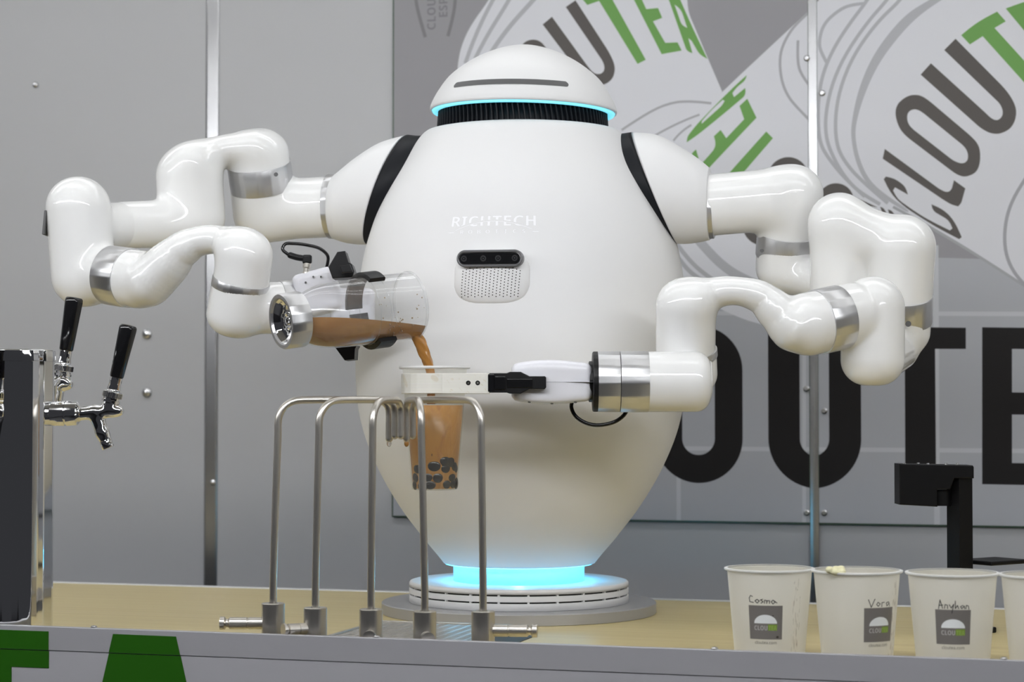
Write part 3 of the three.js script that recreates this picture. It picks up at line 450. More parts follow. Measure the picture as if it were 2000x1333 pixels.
// --- arm on the printed-wall side
{
  const a = armR;
  const Q = 0.003;
  link(a, [cyl([1386, 401, 3.08], [1547, 387, 3.05], 60.5, Q, 0.03), kk(cyl([1552, 323, 3.045], [1539, 482, 3.088], 60.5, 0.044, Q), 0.026)]);
  jointBand(a, [1541.5, 453, 3.079], [1537.5, 500, 3.095], 61.8); portHole(a, 1488, 490, 3.05, 0.003);
  link(a, [cyl([1539, 482, 3.088], [1534, 566, 3.105], 60.5, Q, 0.044), kk(bar([1538, 535, 3.09], [1650, 565, 3.02], 36, 36, 0.8), 0.02)]);
  link(a, [cyl([1638, 379, 2.96], [1640, 640, 2.99], 57, 0.042), kk(bar([1640, 440, 2.965], [1762, 484, 2.95], 53, 53, 0.9), 0.026), kk(cyl([1768, 421, 2.925], [1757.2, 603, 2.963], 62.5, 0.046, Q), 0.018)]);
  jointBand(a, [1758, 577, 2.955], [1756.5, 629, 2.971], 63.2); portHole(a, 1774, 633, 2.9135, 0.0042);
  link(a, [cyl([1757.2, 603, 2.963], [1752, 690, 2.982], 61.8, Q, 0.044), kk(bar([1751, 684, 2.968], [1712, 702, 2.87], 42, 50, 0.95), 0.016), kk(cyl([1705, 540, 2.835], [1704, 754, 2.835], 62, 0.044, 0.036), 0.015), kk(cyl([1700, 607, 2.833], [1619, 624.5, 2.805], 62, 0.03, Q), 0.009)]);
  jointBand(a, [1641, 620, 2.812], [1597, 629.5, 2.797], 63.6);
  link(a, [cyl([1619, 624.5, 2.805], [1537, 643, 2.777], 62, Q, 0.04), kk(chain([[1548, 640, 2.79, 46], [1519, 611, 2.79, 39], [1487, 582, 2.79, 32], [1442, 569, 2.79, 28], [1396, 572, 2.80, 30], [1350, 590, 2.80, 40]]), 0.016), kk(cyl([1340, 549, 2.785], [1339, 690, 2.827], 58.5, 0.036, Q), 0.022)]);
  jointBand(a, [1341, 684, 2.826], [1342, 698, 2.83], 59.3);
  link(a, [cyl([1341, 691, 2.828], [1344, 770, 2.845], 58.5, Q, 0.034), kk(bar([1344, 735, 2.84], [1340, 746, 2.79], 45, 45, 1), 0.012)]);
  link(a, [cyl([1256, 746, 2.772], [1388, 746, 2.772], 59.3, Q, 0.021)]);
  part(a, 'end_cap', rod(P(1386, 742, 2.772), RT, [[0, 0.026], [0.0015, 0.0255], [0.002, 0.024], [0.002, 0]], 32), mat.arm);
  jointBand(a, [1266, 746, 2.772], [1211, 746, 2.772], 59.5); jointBand(a, [1210, 746, 2.772], [1167, 746, 2.772], 59);
  const c0 = P(1172, 746, 2.772), lf = RT.clone().negate();
  part(a, 'flange', [barrel(P(1172, 746, 2.772), P(1157, 746, 2.772), M(59, 2.772), 0.002), barrel(P(1160, 746, 2.772), P(1150, 746, 2.772), M(40, 2.772), 0.001)], mat.black, 'black flange');
  // gripper
  const gq = QCAM, gc = P(1078, 747, 2.772);
  const rings = []; for (let i = 0; i <= 24; i++) { const t = i / 24, x = 999 + t * 156, end = Math.sqrt(Math.max(0, 1 - Math.pow(1 - Math.min(1, Math.min(t, 1 - t) * 14), 2))); const hy = (34.5 + 8 * Math.sin(Math.PI * Math.pow(t, 0.85)) + 1.5 * t) * (0.8 + 0.2 * end), hz = (40 + 6 * Math.sin(Math.PI * t)) * (0.86 + 0.14 * end), ring = []; for (let j = 0; j < 48; j++) { const w = j / 48 * Math.PI * 2, cx = Math.cos(w), cy = Math.sin(w), e = 0.34, X = Math.sign(cx) * Math.pow(Math.abs(cx), e) * hz, Y = Math.sign(cy) * Math.pow(Math.abs(cy), e) * hy; ring.push(P(x, 747, 2.772).addScaledVector(UPV, Y * 2.772 / FPX).addScaledVector(FW, -X * 2.772 / FPX)); } rings.push(ring); }
  part(a, 'gripper_body', loft(rings), mat.gripper, 'white gripper body');
  part(a, 'gripper_seam', box(0.104, 0.0004, 0.064, P(1084, 747, 2.772), 0.0001, gq), std(lin(0.3, 0.3, 0.33), 0.5));
  for (const [x, y] of [[1034, 785.5], [1078, 788.5], [1124, 786]]) part(a, 'screw', rod(P(x, y, 2.748), UPV.clone().negate().addScaledVector(FW, -0.4).normalize(), [[0, 0.0022], [0.0006, 0.002], [0.0006, 0]], 14), mat.grey);
  const K2 = 2.745 / FPX, bx = (x0, x1, y0, y1, dz, dep, r = 0.0015) => box((x1 - x0) * K2, (y1 - y0) * K2, dep, P((x0 + x1) / 2, (y0 + y1) / 2, 2.772 - dz), r, gq);
  const fs = new THREE.Shape(); [[951, 729.5], [990, 729.5], [996, 727], [1017, 727], [1034, 735.5], [1064, 735.5], [1066.5, 738], [1066.5, 757], [1064, 760.5], [1034, 760.5], [1017, 769.5], [996, 769.5], [990, 767.5], [951, 767.5]].forEach(([x, y], i) => { const u = (x - 1009) * K2, v = (748 - y) * K2; i ? fs.lineTo(u, v) : fs.moveTo(u, v); });
  for (const dz of [0.030, -0.044]) { const g = extrudeXY(fs, 0.012, 0.0012); g.applyQuaternion(gq); const p = P(1009, 748, 2.772 - dz); g.translate(p.x, p.y, p.z); const m = part(a, 'gripper_finger', g, mat.black, 'black gripper finger'); }
  part(a, 'finger_joint', [bx(966, 988, 735, 762, 0.0435, 0.004), bx(990, 1040, 740, 758, 0.0435, 0.0025), bx(953, 966, 731, 766, 0.0435, 0.003)], mat.gloss);
  // printed cup holder: a ring with two arms
  const hc = P(849, 750, 2.772), r0 = 0.0452, hy = 39.5 * K2 / 2, arms = [];
  const band2 = []; const pr = [[-hy, r0 - 0.0052], [-hy, r0 - 0.0008], [-hy + 0.0008, r0], [hy - 0.0008, r0], [hy, r0 - 0.0008], [hy, r0 - 0.0052]];
  arms.push(rod(hc.clone(), UPV, [...pr, pr[0]], 72));
  for (const s of [1, -1]) arms.push(box(0.083, hy * 2, 0.006, hc.clone().addScaledVector(RT, 0.033).addScaledVector(FW, -s * 0.0406), 0.0008, gq));
  const stains = canvas(512, 128, (c) => { c.fillStyle = '#e4e2da'; c.fillRect(0, 0, 512, 128); for (let i = 0; i < 26; i++) { c.fillStyle = `rgba(190,168,128,${0.12 + rnd() * 0.2})`; c.beginPath(); c.ellipse(rnd() * 512, rnd() * 128, 3 + rnd() * 14, 1 + rnd() * 4, rnd(), 0, 7); c.fill(); } for (let i = 0; i < 120; i++) { c.fillStyle = 'rgba(255,255,250,0.12)'; c.fillRect(0, rnd() * 128, 512, 0.8); } });
  part(a, 'cup_holder', arms, new THREE.MeshPhysicalMaterial({ map: stains, roughness: 0.5 }), 'white printed ring holder with faint tea stains');
  for (const x of [914.6, 933]) part(a, 'screw_hole', rod(P(x, 748.4, 2.772 - 0.0433), FW.clone().negate(), [[0, 0.0031], [0.0006, 0.0031], [0.0006, 0.0022], [0.0003, 0.0016], [0.0003, 0]], 20), mat.gloss);
  part(a, 'cable', tube([[1118, 782, 2.785], [1116, 796, 2.785], [1124, 813, 2.785], [1143, 826, 2.785], [1166, 831, 2.785], [1199, 825, 2.785], [1217, 813, 2.785], [1226, 800, 2.785]].map(N3), 0.0027, 60, 12), mat.gloss, 'black cable loop');
}
// --- arm on the plain-wall side
{
  const a = armL;
  const Q = 0.003;
  link(a, [cyl([651, 404, 3.19], [520, 411, 3.20], 59.5, Q, 0.03), kk(cyl([509, 348, 3.175], [520, 471, 3.215], 60.3, Q, 0.046), 0.024)]);
  jointBand(a, [505.5, 321, 3.166], [512.5, 370, 3.181], 61.8); portHole(a, 539, 341, 3.11, 0.0032);
  link(a, [cyl([509, 348, 3.175], [500, 255, 3.15], 60.3, Q, 0.044), kk(chain([[500, 290, 3.155, 34], [430, 297, 3.14, 31], [378, 318, 3.12, 40]], 0.62), 0.018), kk(cyl([367, 284, 3.115], [377, 486, 3.135], 65.5, 0.048), 0.024), kk(bar([372, 436, 3.12], [240, 440, 3.06], 48, 46, 1), 0.026)]);
  link(a, [cyl([148, 345, 2.985], [168, 600, 3.00], 63, 0.046), kk(bar([240, 440, 3.06], [180, 442, 3.01], 45, 45, 1), 0.014), kk(cyl([168, 534, 2.998], [236, 541, 2.957], 56.6, 0.02, Q), 0.014)]);
  part(a, 'end_plate', box(0.004, 0.036, 0.04, P(92.5, 437, 2.985), 0.0015, frame(RT.clone().applyAxisAngle(FW, 0.09), UPV.clone().applyAxisAngle(FW, 0.09), FW.clone().negate())), mat.grey, 'dark grey end plate');
  jointBand(a, [215.7, 538, 2.968], [255.8, 543.5, 2.947], 58.2);
  link(a, [cyl([236, 541, 2.957], [303, 551, 2.922], 56.8, Q, 0.038), kk(chain([[290, 551, 2.928, 48], [322, 522, 2.915, 44], [355, 489, 2.90, 35], [388, 472, 2.89, 29], [428, 469, 2.88, 28], [468, 487, 2.87, 40]]), 0.016), kk(cyl([486, 449, 2.85], [470, 556, 2.868], 55.3, 0.038, Q), 0.022)]);
  jointBand(a, [471.5, 547, 2.866], [468, 565, 2.87], 56.2);
  link(a, [cyl([470, 556, 2.868], [452, 656, 2.885], 56, Q, 0.03), kk(cyl([458, 604, 2.88], [560, 601, 2.905], 51, 0.004), 0.012)]);
  jointBand(a, [548, 601, 2.902], [575, 600, 2.909], 51.8);
  part(a, 'flange', barrel(P(574, 600, 2.909), P(588, 599, 2.912), M(50, 2.91), 0.002), mat.black, 'black flange');
  // gripper behind the jar
  link(a, [rbox(P(622, 572, 2.905), QCAM.clone().multiply(new THREE.Quaternion().setFromAxisAngle(V(0, 0, 1), 0.26)), 0.030, 0.031, 0.03, 0.009), rbox(P(690, 600, 2.905), QCAM, 0.03, 0.026, 0.022, 0.008)], 0.01, mat.gripper, 'gripper_body');
  for (const [x, y] of [[597, 552], [612, 541], [627, 541]]) part(a, 'screw_hole', rod(P(x, y, 2.8735), FW.clone().negate(), [[0, 0.0014], [0.0012, 0.0014], [0.0012, 0]], 12), mat.grey);
  const K2 = 2.79 / FPX;
  const slab = (pts, d, depth, bev = 0.0012) => { const s = new THREE.Shape(); const [ox, oy] = pts[0]; pts.forEach(([x, y], i) => i ? s.lineTo((x - ox) * d / FPX, (oy - y) * d / FPX) : s.moveTo(0, 0)); const g = extrudeXY(s, depth, bev); g.applyQuaternion(QCAM); const p = P(ox, oy, d); g.translate(p.x, p.y, p.z); return g; };
  part(a, 'gripper_finger', [slab([[647, 526], [664, 497], [679, 495], [686, 517], [692, 520], [697, 534], [694, 546], [655, 548]], 2.86, 0.045), slab([[664, 520], [684, 517], [690, 532], [668, 534]], 2.80, 0.004)], mat.black, 'black upper gripper finger');
  part(a, 'gripper_finger', [slab([[660, 679], [704, 677], [700, 684], [699, 704], [680, 706]], 2.86, 0.06)], mat.black, 'black lower gripper finger');
  part(a, 'cable', tube([[594, 506, 2.885], [574, 503, 2.885], [561, 496, 2.885], [552, 487, 2.885], [557, 477, 2.887], [575, 476, 2.89], [600, 479, 2.895], [625, 486, 2.90], [640, 500, 2.905], [640, 514, 2.905], [635, 532, 2.905]].map(N3), 0.0024, 80, 12), mat.gloss, 'black looped cable');
  part(a, 'cable_plug', [tube([[567, 499, 2.885], [580, 503, 2.885], [592, 505, 2.885]].map(N3), 0.0045, 12, 12), box(0.013, 0.013, 0.011, P(600, 507, 2.885), 0.003, QCAM)], mat.black, 'black angled plug');
  part(a, 'cable_socket', [barrel(P(600, 514, 2.885), P(599, 524, 2.885), 0.0058, 0.001, 20), barrel(P(599, 524, 2.885), P(598, 534, 2.885), 0.0044, 0.0006, 20), barrel(P(598, 531, 2.885), P(598, 552, 2.885), 0.0054, 0.0006, 20)], mat.steel, 'small metal socket');
}

// ---------------------------------------------------------------- jar, tea and cup
const jarA = P(553, 628, 2.690), jarB = P(802, 597, 2.79), jarX = jarB.clone().sub(jarA), jarL = jarX.length(); jarX.normalize();
const jarDown = UPV.clone().negate().addScaledVector(jarX, UPV.dot(jarX)).normalize(), jarN = jarX.clone().cross(jarDown).normalize();
const jm = (px) => px * 2.74 / FPX;
const jarProf = [[0.024, 42], [0.030, 48], [0.045, 57], [0.062, 62.5], [0.082, 65], [0.105, 66], [0.13, 66.5], [0.152, 67], [jarL, 67.5]].map(([t, r]) => [t, jm(r)]);
const jarR = (t) => { for (let i = 1; i < jarProf.length; i++) if (t <= jarProf[i][0]) { const [a, b] = [jarProf[i - 1], jarProf[i]]; return a[1] + (b[1] - a[1]) * (t - a[0]) / (b[0] - a[0]); } return jarProf[jarProf.length - 1][1]; };
const rodS = (a, dir, pr, seg) => { const g = new THREE.LatheGeometry(pr.map(([t, r]) => new THREE.Vector2(r, t)), seg); g.applyQuaternion(new THREE.Quaternion().setFromUnitVectors(YA, dir)); g.translate(a.x, a.y, a.z); return g; };
{
  const t = thing('shaker_jar', 'clear plastic shaker jar with metal cap, tipped over to pour milk tea', 'jar', jarA.clone());
  const clear = std(lin(0.93, 0.94, 0.95), 0.09, 0, { transmission: 0.93, thickness: 0, ior: 1.45 });
  const pr = new THREE.SplineCurve(jarProf.map(([x, r]) => new THREE.Vector2(x, r))).getPoints(60).map((p) => [p.x, p.y]);
  part(t, 'jar_wall', rodS(jarA, jarX, pr, 96), clear, 'clear plastic wall');
  part(t, 'jar_lip', rod(jarA, jarX, [[jarL - 0.002, jm(66)], [jarL - 0.002, jm(68.4)], [jarL + 0.0012, jm(68.6)], [jarL + 0.002, jm(67.6)], [jarL + 0.0012, jm(66)]], 96), std(lin(0.93, 0.94, 0.95), 0.12, 0, { transmission: 0.8, thickness: 0 }));
  for (const s of [0.122, 0.138]) part(t, 'moulded_ring', rod(jarA, jarX, [[s - 0.0007, jarR(s) + 0.0001], [s, jarR(s) + 0.0007], [s + 0.0007, jarR(s) + 0.0001]], 96), clear);
  // cap: ring, shiny recessed face with hub
  const c0 = jarA.clone().addScaledVector(jarX, -0.004), R = jm(54);
  part(t, 'cap', rod(c0, jarX, [[0.004, R * 0.80], [0.0008, R * 0.84], [0, R * 0.90], [0.0006, R * 0.965], [0.003, R], [0.028, R], [0.0292, R * 0.99], [0.030, R * 0.95], [0.031, R * 0.8], [0.031, R * 0.5], [0.031, 0]], 96), mat.alu, 'satin metal cap');
  part(t, 'cap_face', rod(c0, jarX, [[0.004, R * 0.81], [0.009, R * 0.72], [0.012, R * 0.55], [0.0135, R * 0.36], [0.0105, R * 0.33], [0.0095, R * 0.26], [0.0105, R * 0.2], [0.0115, R * 0.16], [0.0085, R * 0.13], [0.0075, R * 0.05], [0.0075, 0]], 72), mat.chrome, 'polished dished cap face');
  const dr = []; for (let i = 0; i < 70; i++) { const s = 0.118 + rnd() * (jarL - 0.12), w = (rnd() - 0.15) * 2.4 + Math.PI * 0.5, r = jarR(s) + 0.0002; const p = jarA.clone().addScaledVector(jarX, s).addScaledVector(jarDown, -Math.cos(w) * r).addScaledVector(jarN, -Math.sin(w) * r); if (p.clone().sub(jarA).dot(FW) > 0.06) continue; const g = new THREE.SphereGeometry(0.0005 + rnd() * 0.0008, 8, 6); g.translate(p.x, p.y, p.z); dr.push(g); }
  const d = part(t, 'droplets', dr, std(lin(0.55, 0.42, 0.27), 0.15, 0, { transmission: 0.5, thickness: 0 })); d.userData.kind = 'stuff';
}
{ // clips of the gripper round the jar, carried by the arm
  const clip = (mid, ang0, ang1, arm, lab, w = 0.024) => { const rings = []; for (let i = 0; i <= 24; i++) { const w0 = ang0 + (ang1 - ang0) * i / 24, r = jarR(mid) + 0.0008, out = UPV.clone().multiplyScalar(0); const dir = jarDown.clone().multiplyScalar(-Math.cos(w0)).addScaledVector(jarN, Math.sin(w0)); const c = jarA.clone().addScaledVector(jarX, mid); const th = 0.0062; rings.push([[-w / 2, 0], [w / 2, 0], [w / 2, th * 0.8], [w / 2 - 0.001, th], [-w / 2 + 0.001, th], [-w / 2, th * 0.8]].map(([x, h]) => c.clone().addScaledVector(jarX, x).addScaledVector(dir, r + h))); } return loft(rings); };
  const nearSide = jarN.dot(FW) < 0 ? 1 : -1, rng = (a, b) => nearSide > 0 ? [a, b] : [-a, -b];
  const fix = (g) => { g = toCreasedNormals(g, 0.7); return g; };
  let [a0, a1] = rng(-1.5, 0.62); part(armL, 'jar_clip', fix(clip(0.131, Math.min(a0, a1), Math.max(a0, a1))), mat.black, 'black curved clip over the jar');
  [a0, a1] = rng(Math.PI - 0.62, Math.PI + 1.5); part(armL, 'jar_clip', fix(clip(0.137, Math.min(a0, a1), Math.max(a0, a1), 0, 0, 0.026)), mat.black, 'black curved clip under the jar');
}
{ // milk tea running through the jar and out of its mouth
  const rings = [], n = 22, R = (s) => jarR(s) - 0.0016;
  for (let i = 0; i <= 40; i++) { const s = 0.0265 + (jarL + 0.001 - 0.0265) * i / 40, r = R(s), h = 0.001 - jm(44) * Math.pow(i / 40, 1.25) * 1.0; const ph = Math.acos(Math.max(-0.98, Math.min(0.98, -h / r))), c = jarA.clone().addScaledVector(jarX, s), ring = [];
    for (let j = 0; j <= n; j++) { const w = -ph + 2 * ph * j / n; ring.push(c.clone().addScaledVector(jarDown, Math.cos(w) * r).addScaledVector(jarN, Math.sin(w) * r)); }
    for (let j = 1; j < 6; j++) { const a = ring[n], b = ring[0]; ring.push(a.clone().lerp(b, j / 6)); } rings.push(ring); }
  const pool = toCreasedNormals(loft(rings), 0.5);
  const st = [[806, 650, 9, 15], [814, 660, 11, 15], [822, 674, 12, 12], [829, 690, 11, 10], [834, 703, 10, 9], [838, 716, 9, 8], [841, 740, 8, 8], [842, 790, 8, 8]], cv = new THREE.CatmullRomCurve3(st.map(([x, y]) => P(x, y, 2.785)));
  const sr = []; for (let i = 0; i <= 48; i++) { const t = i / 48, p = cv.getPoint(t), tg = cv.getTangent(t), k = t * (st.length - 1), i0 = Math.min(st.length - 2, Math.floor(k)), f = k - i0, rx = st[i0][2] + (st[i0 + 1][2] - st[i0][2]) * f, rz = st[i0][3] + (st[i0 + 1][3] - st[i0][3]) * f; const side = tg.clone().cross(FW).normalize(), ring = []; for (let j = 0; j < 24; j++) { const w = j / 24 * Math.PI * 2, wob = 1 + 0.10 * Math.sin(3 * w + t * 9) + 0.06 * Math.sin(5 * w - t * 21); ring.push(p.clone().addScaledVector(side, Math.cos(w) * jm(rx) * wob).addScaledVector(FW, Math.sin(w) * jm(rz) * wob)); } sr.push(ring); }
  single('milk_tea_stream', [pool, loft(sr)], mat.tea, 'milk tea in the tipped jar running down in a brown stream', 'tea', P(806, 650, 2.785));
}
const cupC = P(849, 716, 2.772), cupTop = cupC.y, cupBot = P(849, 957, 2.772).y, cupH = cupTop - cupBot, cupRt = M(63.5, 2.772), cupRb = M(44.5, 2.772);
const cupAxis = V(cupC.x, cupBot, cupC.z), cupR = (h) => cupRb + (cupRt - cupRb) * h / cupH;
{
  const t = thing('drink_cup', 'tall clear plastic cup of milk tea with black pearls, held in the white ring', 'cup', cupAxis);
  const clear = std(lin(0.94, 0.94, 0.91), 0.13, 0, { transmission: 0.93, thickness: 0, ior: 1.4, specularIntensity: 0.3 });
  part(t, 'cup_wall', rodS(cupAxis, UPV, [[0.0012, 0.002], [0.0012, cupRb - 0.004], [0, cupRb - 0.002], [0.001, cupRb], [cupH - 0.003, cupR(cupH - 0.003)]], 80), clear, 'clear plastic wall');
  part(t, 'rim', rod(cupAxis, UPV, [[cupH - 0.004, cupRt - 0.0006], [cupH - 0.0036, cupRt + 0.0036], [cupH - 0.002, cupRt + 0.0044], [cupH, cupRt + 0.0036], [cupH, cupRt - 0.0008], [cupH - 0.004, cupRt - 0.0008]], 80), std(lin(0.86, 0.86, 0.85), 0.4, 0, { transmission: 0.15, thickness: 0 }), 'rolled plastic rim');
  // tea filling
  const hT = cupTop - cupTop + (P(849, 792, 2.772).y - cupBot);
  const swirl = canvas(1024, 512, (c) => { c.fillStyle = '#bd8840'; c.fillRect(0, 0, 1024, 512); for (let i = 0; i < 260; i++) { const v = rnd(); c.strokeStyle = v < 0.6 ? `rgba(160,98,52,${0.06 + rnd() * 0.2})` : `rgba(228,186,140,${0.06 + rnd() * 0.2})`; c.lineWidth = 2 + rnd() * 14; c.beginPath(); let x = rnd() * 1024, y = rnd() * 512; c.moveTo(x, y); for (let k = 0; k < 4; k++) { x += (rnd() - 0.5) * 90; y += (rnd() - 0.5) * 120; c.lineTo(x, y); } c.stroke(); } for (let i = 0; i < 10; i++) { c.fillStyle = 'rgba(70,40,22,0.75)'; c.beginPath(); c.ellipse(rnd() * 1024, rnd() * 300, 4, 4, 0, 0, 7); c.fill(); } });
  const g = rodS(cupAxis, UPV, [[0.002, 0.001], [0.002, cupRb - 0.0018], [hT * 0.5, cupR(hT * 0.5) - 0.0016], [hT, cupR(hT) - 0.0014], [hT, 0.001]], 80);
  single('milk_tea', g, new THREE.MeshPhysicalMaterial({ map: swirl, roughness: 0.3 }), 'brown milk tea filling the held cup', 'tea', cupAxis.clone());
  const pearls = [[868, 862], [850, 911], [872, 905], [881, 903], [888, 912], [857, 934], [884, 934], [874, 947], [885, 947], [813, 934], [811, 949], [838, 933], [842, 948], [891, 917], [827, 951], [872, 916], [892, 946], [818, 917]];
  pearls[0] = [871, 901];
  pearls.forEach(([px, py], i) => { const h = P(px, py, 2.735).y - cupBot, R = cupR(h) - 0.003; const lx = M(px - 849, 2.74), fz = Math.sqrt(Math.max(R * R - lx * lx, 0.00002)); const p = V(cupAxis.x, cupBot + h, cupAxis.z).addScaledVector(RT, lx * 0.985).addScaledVector(FW, -fz); const n = p.clone().sub(V(cupAxis.x, p.y, cupAxis.z)).normalize(); const s = new THREE.SphereGeometry(0.0070 + rnd() * 0.0013, 18, 12); s.scale(1 + (rnd() - 0.5) * 0.25, 0.92 + (rnd() - 0.5) * 0.2, 0.36); s.applyQuaternion(new THREE.Quaternion().setFromUnitVectors(V(0, 0, 1), n)); s.translate(p.x, p.y, p.z); single('tapioca_pearl', s, mat.pearl, 'black tapioca pearl lying low in the cup of milk tea', 'pearl', p, 'tapioca pearls in the drink cup'); });
}

// ---------------------------------------------------------------- five dispensing tubes
{
  const zB = ZR - 0.048;
  const spec = [
    { base: 533.5, top: 543, yb: 1178.5, spout: [760, 858, 0.016], name: 'first', arm: [582, 784], zo: 0, noz: -1 },
    { base: 616, top: 623, yb: 1187, spout: [771, 852, 0], name: 'second', arm: [655, 785], zo: 0.010, noz: -0.62 },
    { base: 724.5, top: 728, yb: 1190, spout: [783, 852, -0.012], name: 'third', arm: [748, 784], zo: 0.012, noz: 0 },
    { base: 829.5, top: 823, yb: 1194, spout: [794, 858, 0], name: 'fourth', arm: [812, 785], zo: 0.010, noz: 0.15 },
    { base: 943.5, top: 940, yb: 1194, spout: [806, 852, 0.016], name: 'fifth', arm: [910, 787], zo: 0, noz: 0.9 }];
  const hub = P(782, 790, 2.70);
  for (const s of spec) {
    const b0 = onZ(s.base, s.yb, zB + s.zo), base = V(b0.x, 0, b0.z), d = b0.clone().sub(EYEP).dot(FW);
    const t = thing('dispensing_tube', `arched steel tube in a socket, ${s.name} from the chrome tap tower`, 'dispenser tube', base, 'arched steel dispensing tubes at the rail');
    const r = M(22.8, d);
    part(t, 'socket', rod(base, UPV, [[0, 0], [0, r - 0.0006], [0.0006, r], [b0.y - 0.001, r], [b0.y, r - 0.001], [b0.y, r * 0.42], [b0.y - 0.004, r * 0.4]], 40), mat.steel, 'cylindrical steel socket');
    const top = P(s.top, 826, d + 0.001), dH = hub.clone().sub(EYEP).dot(FW), sp = P(s.spout[0], s.spout[1], dH + s.spout[2]), armY = P(s.top, 782, d).y;
    const over = V(sp.x, armY, sp.z), dir = over.clone().sub(V(top.x, armY, top.z)), len = dir.length(); dir.normalize();
    const bend = 0.030, pts = [V(base.x, b0.y - 0.006, base.z), V(base.x, b0.y + 0.02, base.z), base.clone().lerp(top, 0.5).setY((b0.y + armY) / 2), V(top.x, armY - bend - 0.012, top.z)];
    for (let k = 0; k <= 6; k++) { const w = k / 6 * Math.PI / 2; pts.push(V(top.x, armY - bend + Math.sin(w) * bend, top.z).addScaledVector(dir, (1 - Math.cos(w)) * bend)); }
    const b2 = Math.min(0.016, len * 0.22); const e0 = over.clone().addScaledVector(dir, -b2);
    if (len > 0.09) pts.push(V(top.x, armY, top.z).addScaledVector(dir, (bend + len - b2) / 2).setY(armY + 0.0005));
    for (let k = 0; k <= 5; k++) { const w = k / 5 * Math.PI / 2; pts.push(e0.clone().addScaledVector(dir, Math.sin(w) * b2).add(V(0, -(1 - Math.cos(w)) * b2, 0))); }
    pts.push(V(sp.x, (armY - b2 + sp.y) / 2, sp.z), sp);
    part(t, 'tube', tube(pts, M(7.2, d), 150, 16, false, 0.5), mat.steel, 'bent steel tube');
    // hose barb on the socket, turned along the rail
    const nd = RT.clone().multiplyScalar(s.noz).addScaledVector(FW, -(1 - Math.abs(s.noz)) * 0.9).normalize(), nl = Math.abs(s.noz) > 0.8 ? 0.058 : Math.abs(s.noz) > 0.5 ? 0.034 : 0.022, h = Math.abs(s.noz) > 0.8 ? 0.0335 : Math.abs(s.noz) > 0.5 ? 0.030 : 0.0245;
    const nb = V(base.x, h, base.z).addScaledVector(nd, r * 0.7);
    part(t, 'side_fitting', rod(nb, nd, [[0, 0.0078], [nl * 0.36, 0.0078], [nl * 0.37, 0.0070], [nl * 0.39, 0.0070], [nl * 0.40, 0.0078], [nl * 0.78, 0.0078], [nl * 0.82, 0.0055], [nl * 0.86, 0.0055], [nl * 0.90, 0.0085], [nl, 0.0085], [nl, 0]], 28), mat.steel, 'small steel side fitting');
    if (s.name === 'first' || s.name === 'fourth') { const g = new THREE.SphereGeometry(0.0032, 14, 10); g.scale(1, 1.35, 1); g.translate(sp.x, sp.y - 0.006, sp.z); part(t, 'drip', g, s.name === 'first' ? std(lin(0.9, 0.85, 0.78), 0.05, 0, { transmission: 0.9, thickness: 0.004 }) : mat.tea, 'hanging drop'); }
  }
}
{ // drip tray under the spouts
  const y1 = 0.014, xa = onZ(742, 1217, 0.30).x, xb = onZ(1010, 1217, 0.30).x, z0 = 0.305, z1 = 0.505, sl = 0.028;
  const t = thing('drip_tray', 'low dark steel drip tray with slotted grille beneath the tube spouts', 'drip tray', V((xa + xb) / 2, 0, (z0 + z1) / 2));
  const ring = (x0, x1, a, b, y) => [V(x0, y, a), V(x0, y, b), V(x1, y, b), V(x1, y, a)];
  part(t, 'tray_body', toCreasedNormals(loft([ring(xa - sl, xb + sl, z0 - 0.006, z1 + 0.006, 0), ring(xa - sl, xb + sl, z0 - 0.006, z1 + 0.006, 0.001), ring(xa, xb, z0, z1, y1 - 0.0015)]), 0.2), std(lin(0.05, 0.05, 0.05), 0.45, 0.4), 'dark sloping steel tray');
  const bars = []; const nx = 34, nz = 12, w = xb - xa, dz = z1 - z0;
  part(t, 'grille_frame', [box(w, 0.002, 0.006, V((xa + xb) / 2, y1, z0 + 0.003), 0.0006), box(w, 0.002, 0.006, V((xa + xb) / 2, y1, z1 - 0.003), 0.0006), box(0.006, 0.002, dz, V(xa + 0.003, y1, (z0 + z1) / 2), 0.0006), box(0.006, 0.002, dz, V(xb - 0.003, y1, (z0 + z1) / 2), 0.0006)], mat.steel);
  for (let i = 1; i < 26; i++) { const z = z0 + dz * i / 26; part(t, 'grille_bar', box(w - 0.008, 0.0006, 0.0030, V((xa + xb) / 2, y1 - 0.0009, z), 0.0002), mat.steel); }
  for (let i = 1; i < 13; i++) { const x = xa + w * i / 13; part(t, 'grille_crossbar', box(0.005, 0.0006, dz - 0.008, V(x, y1 - 0.0008, (z0 + z1) / 2), 0.0005), mat.steel); }
}

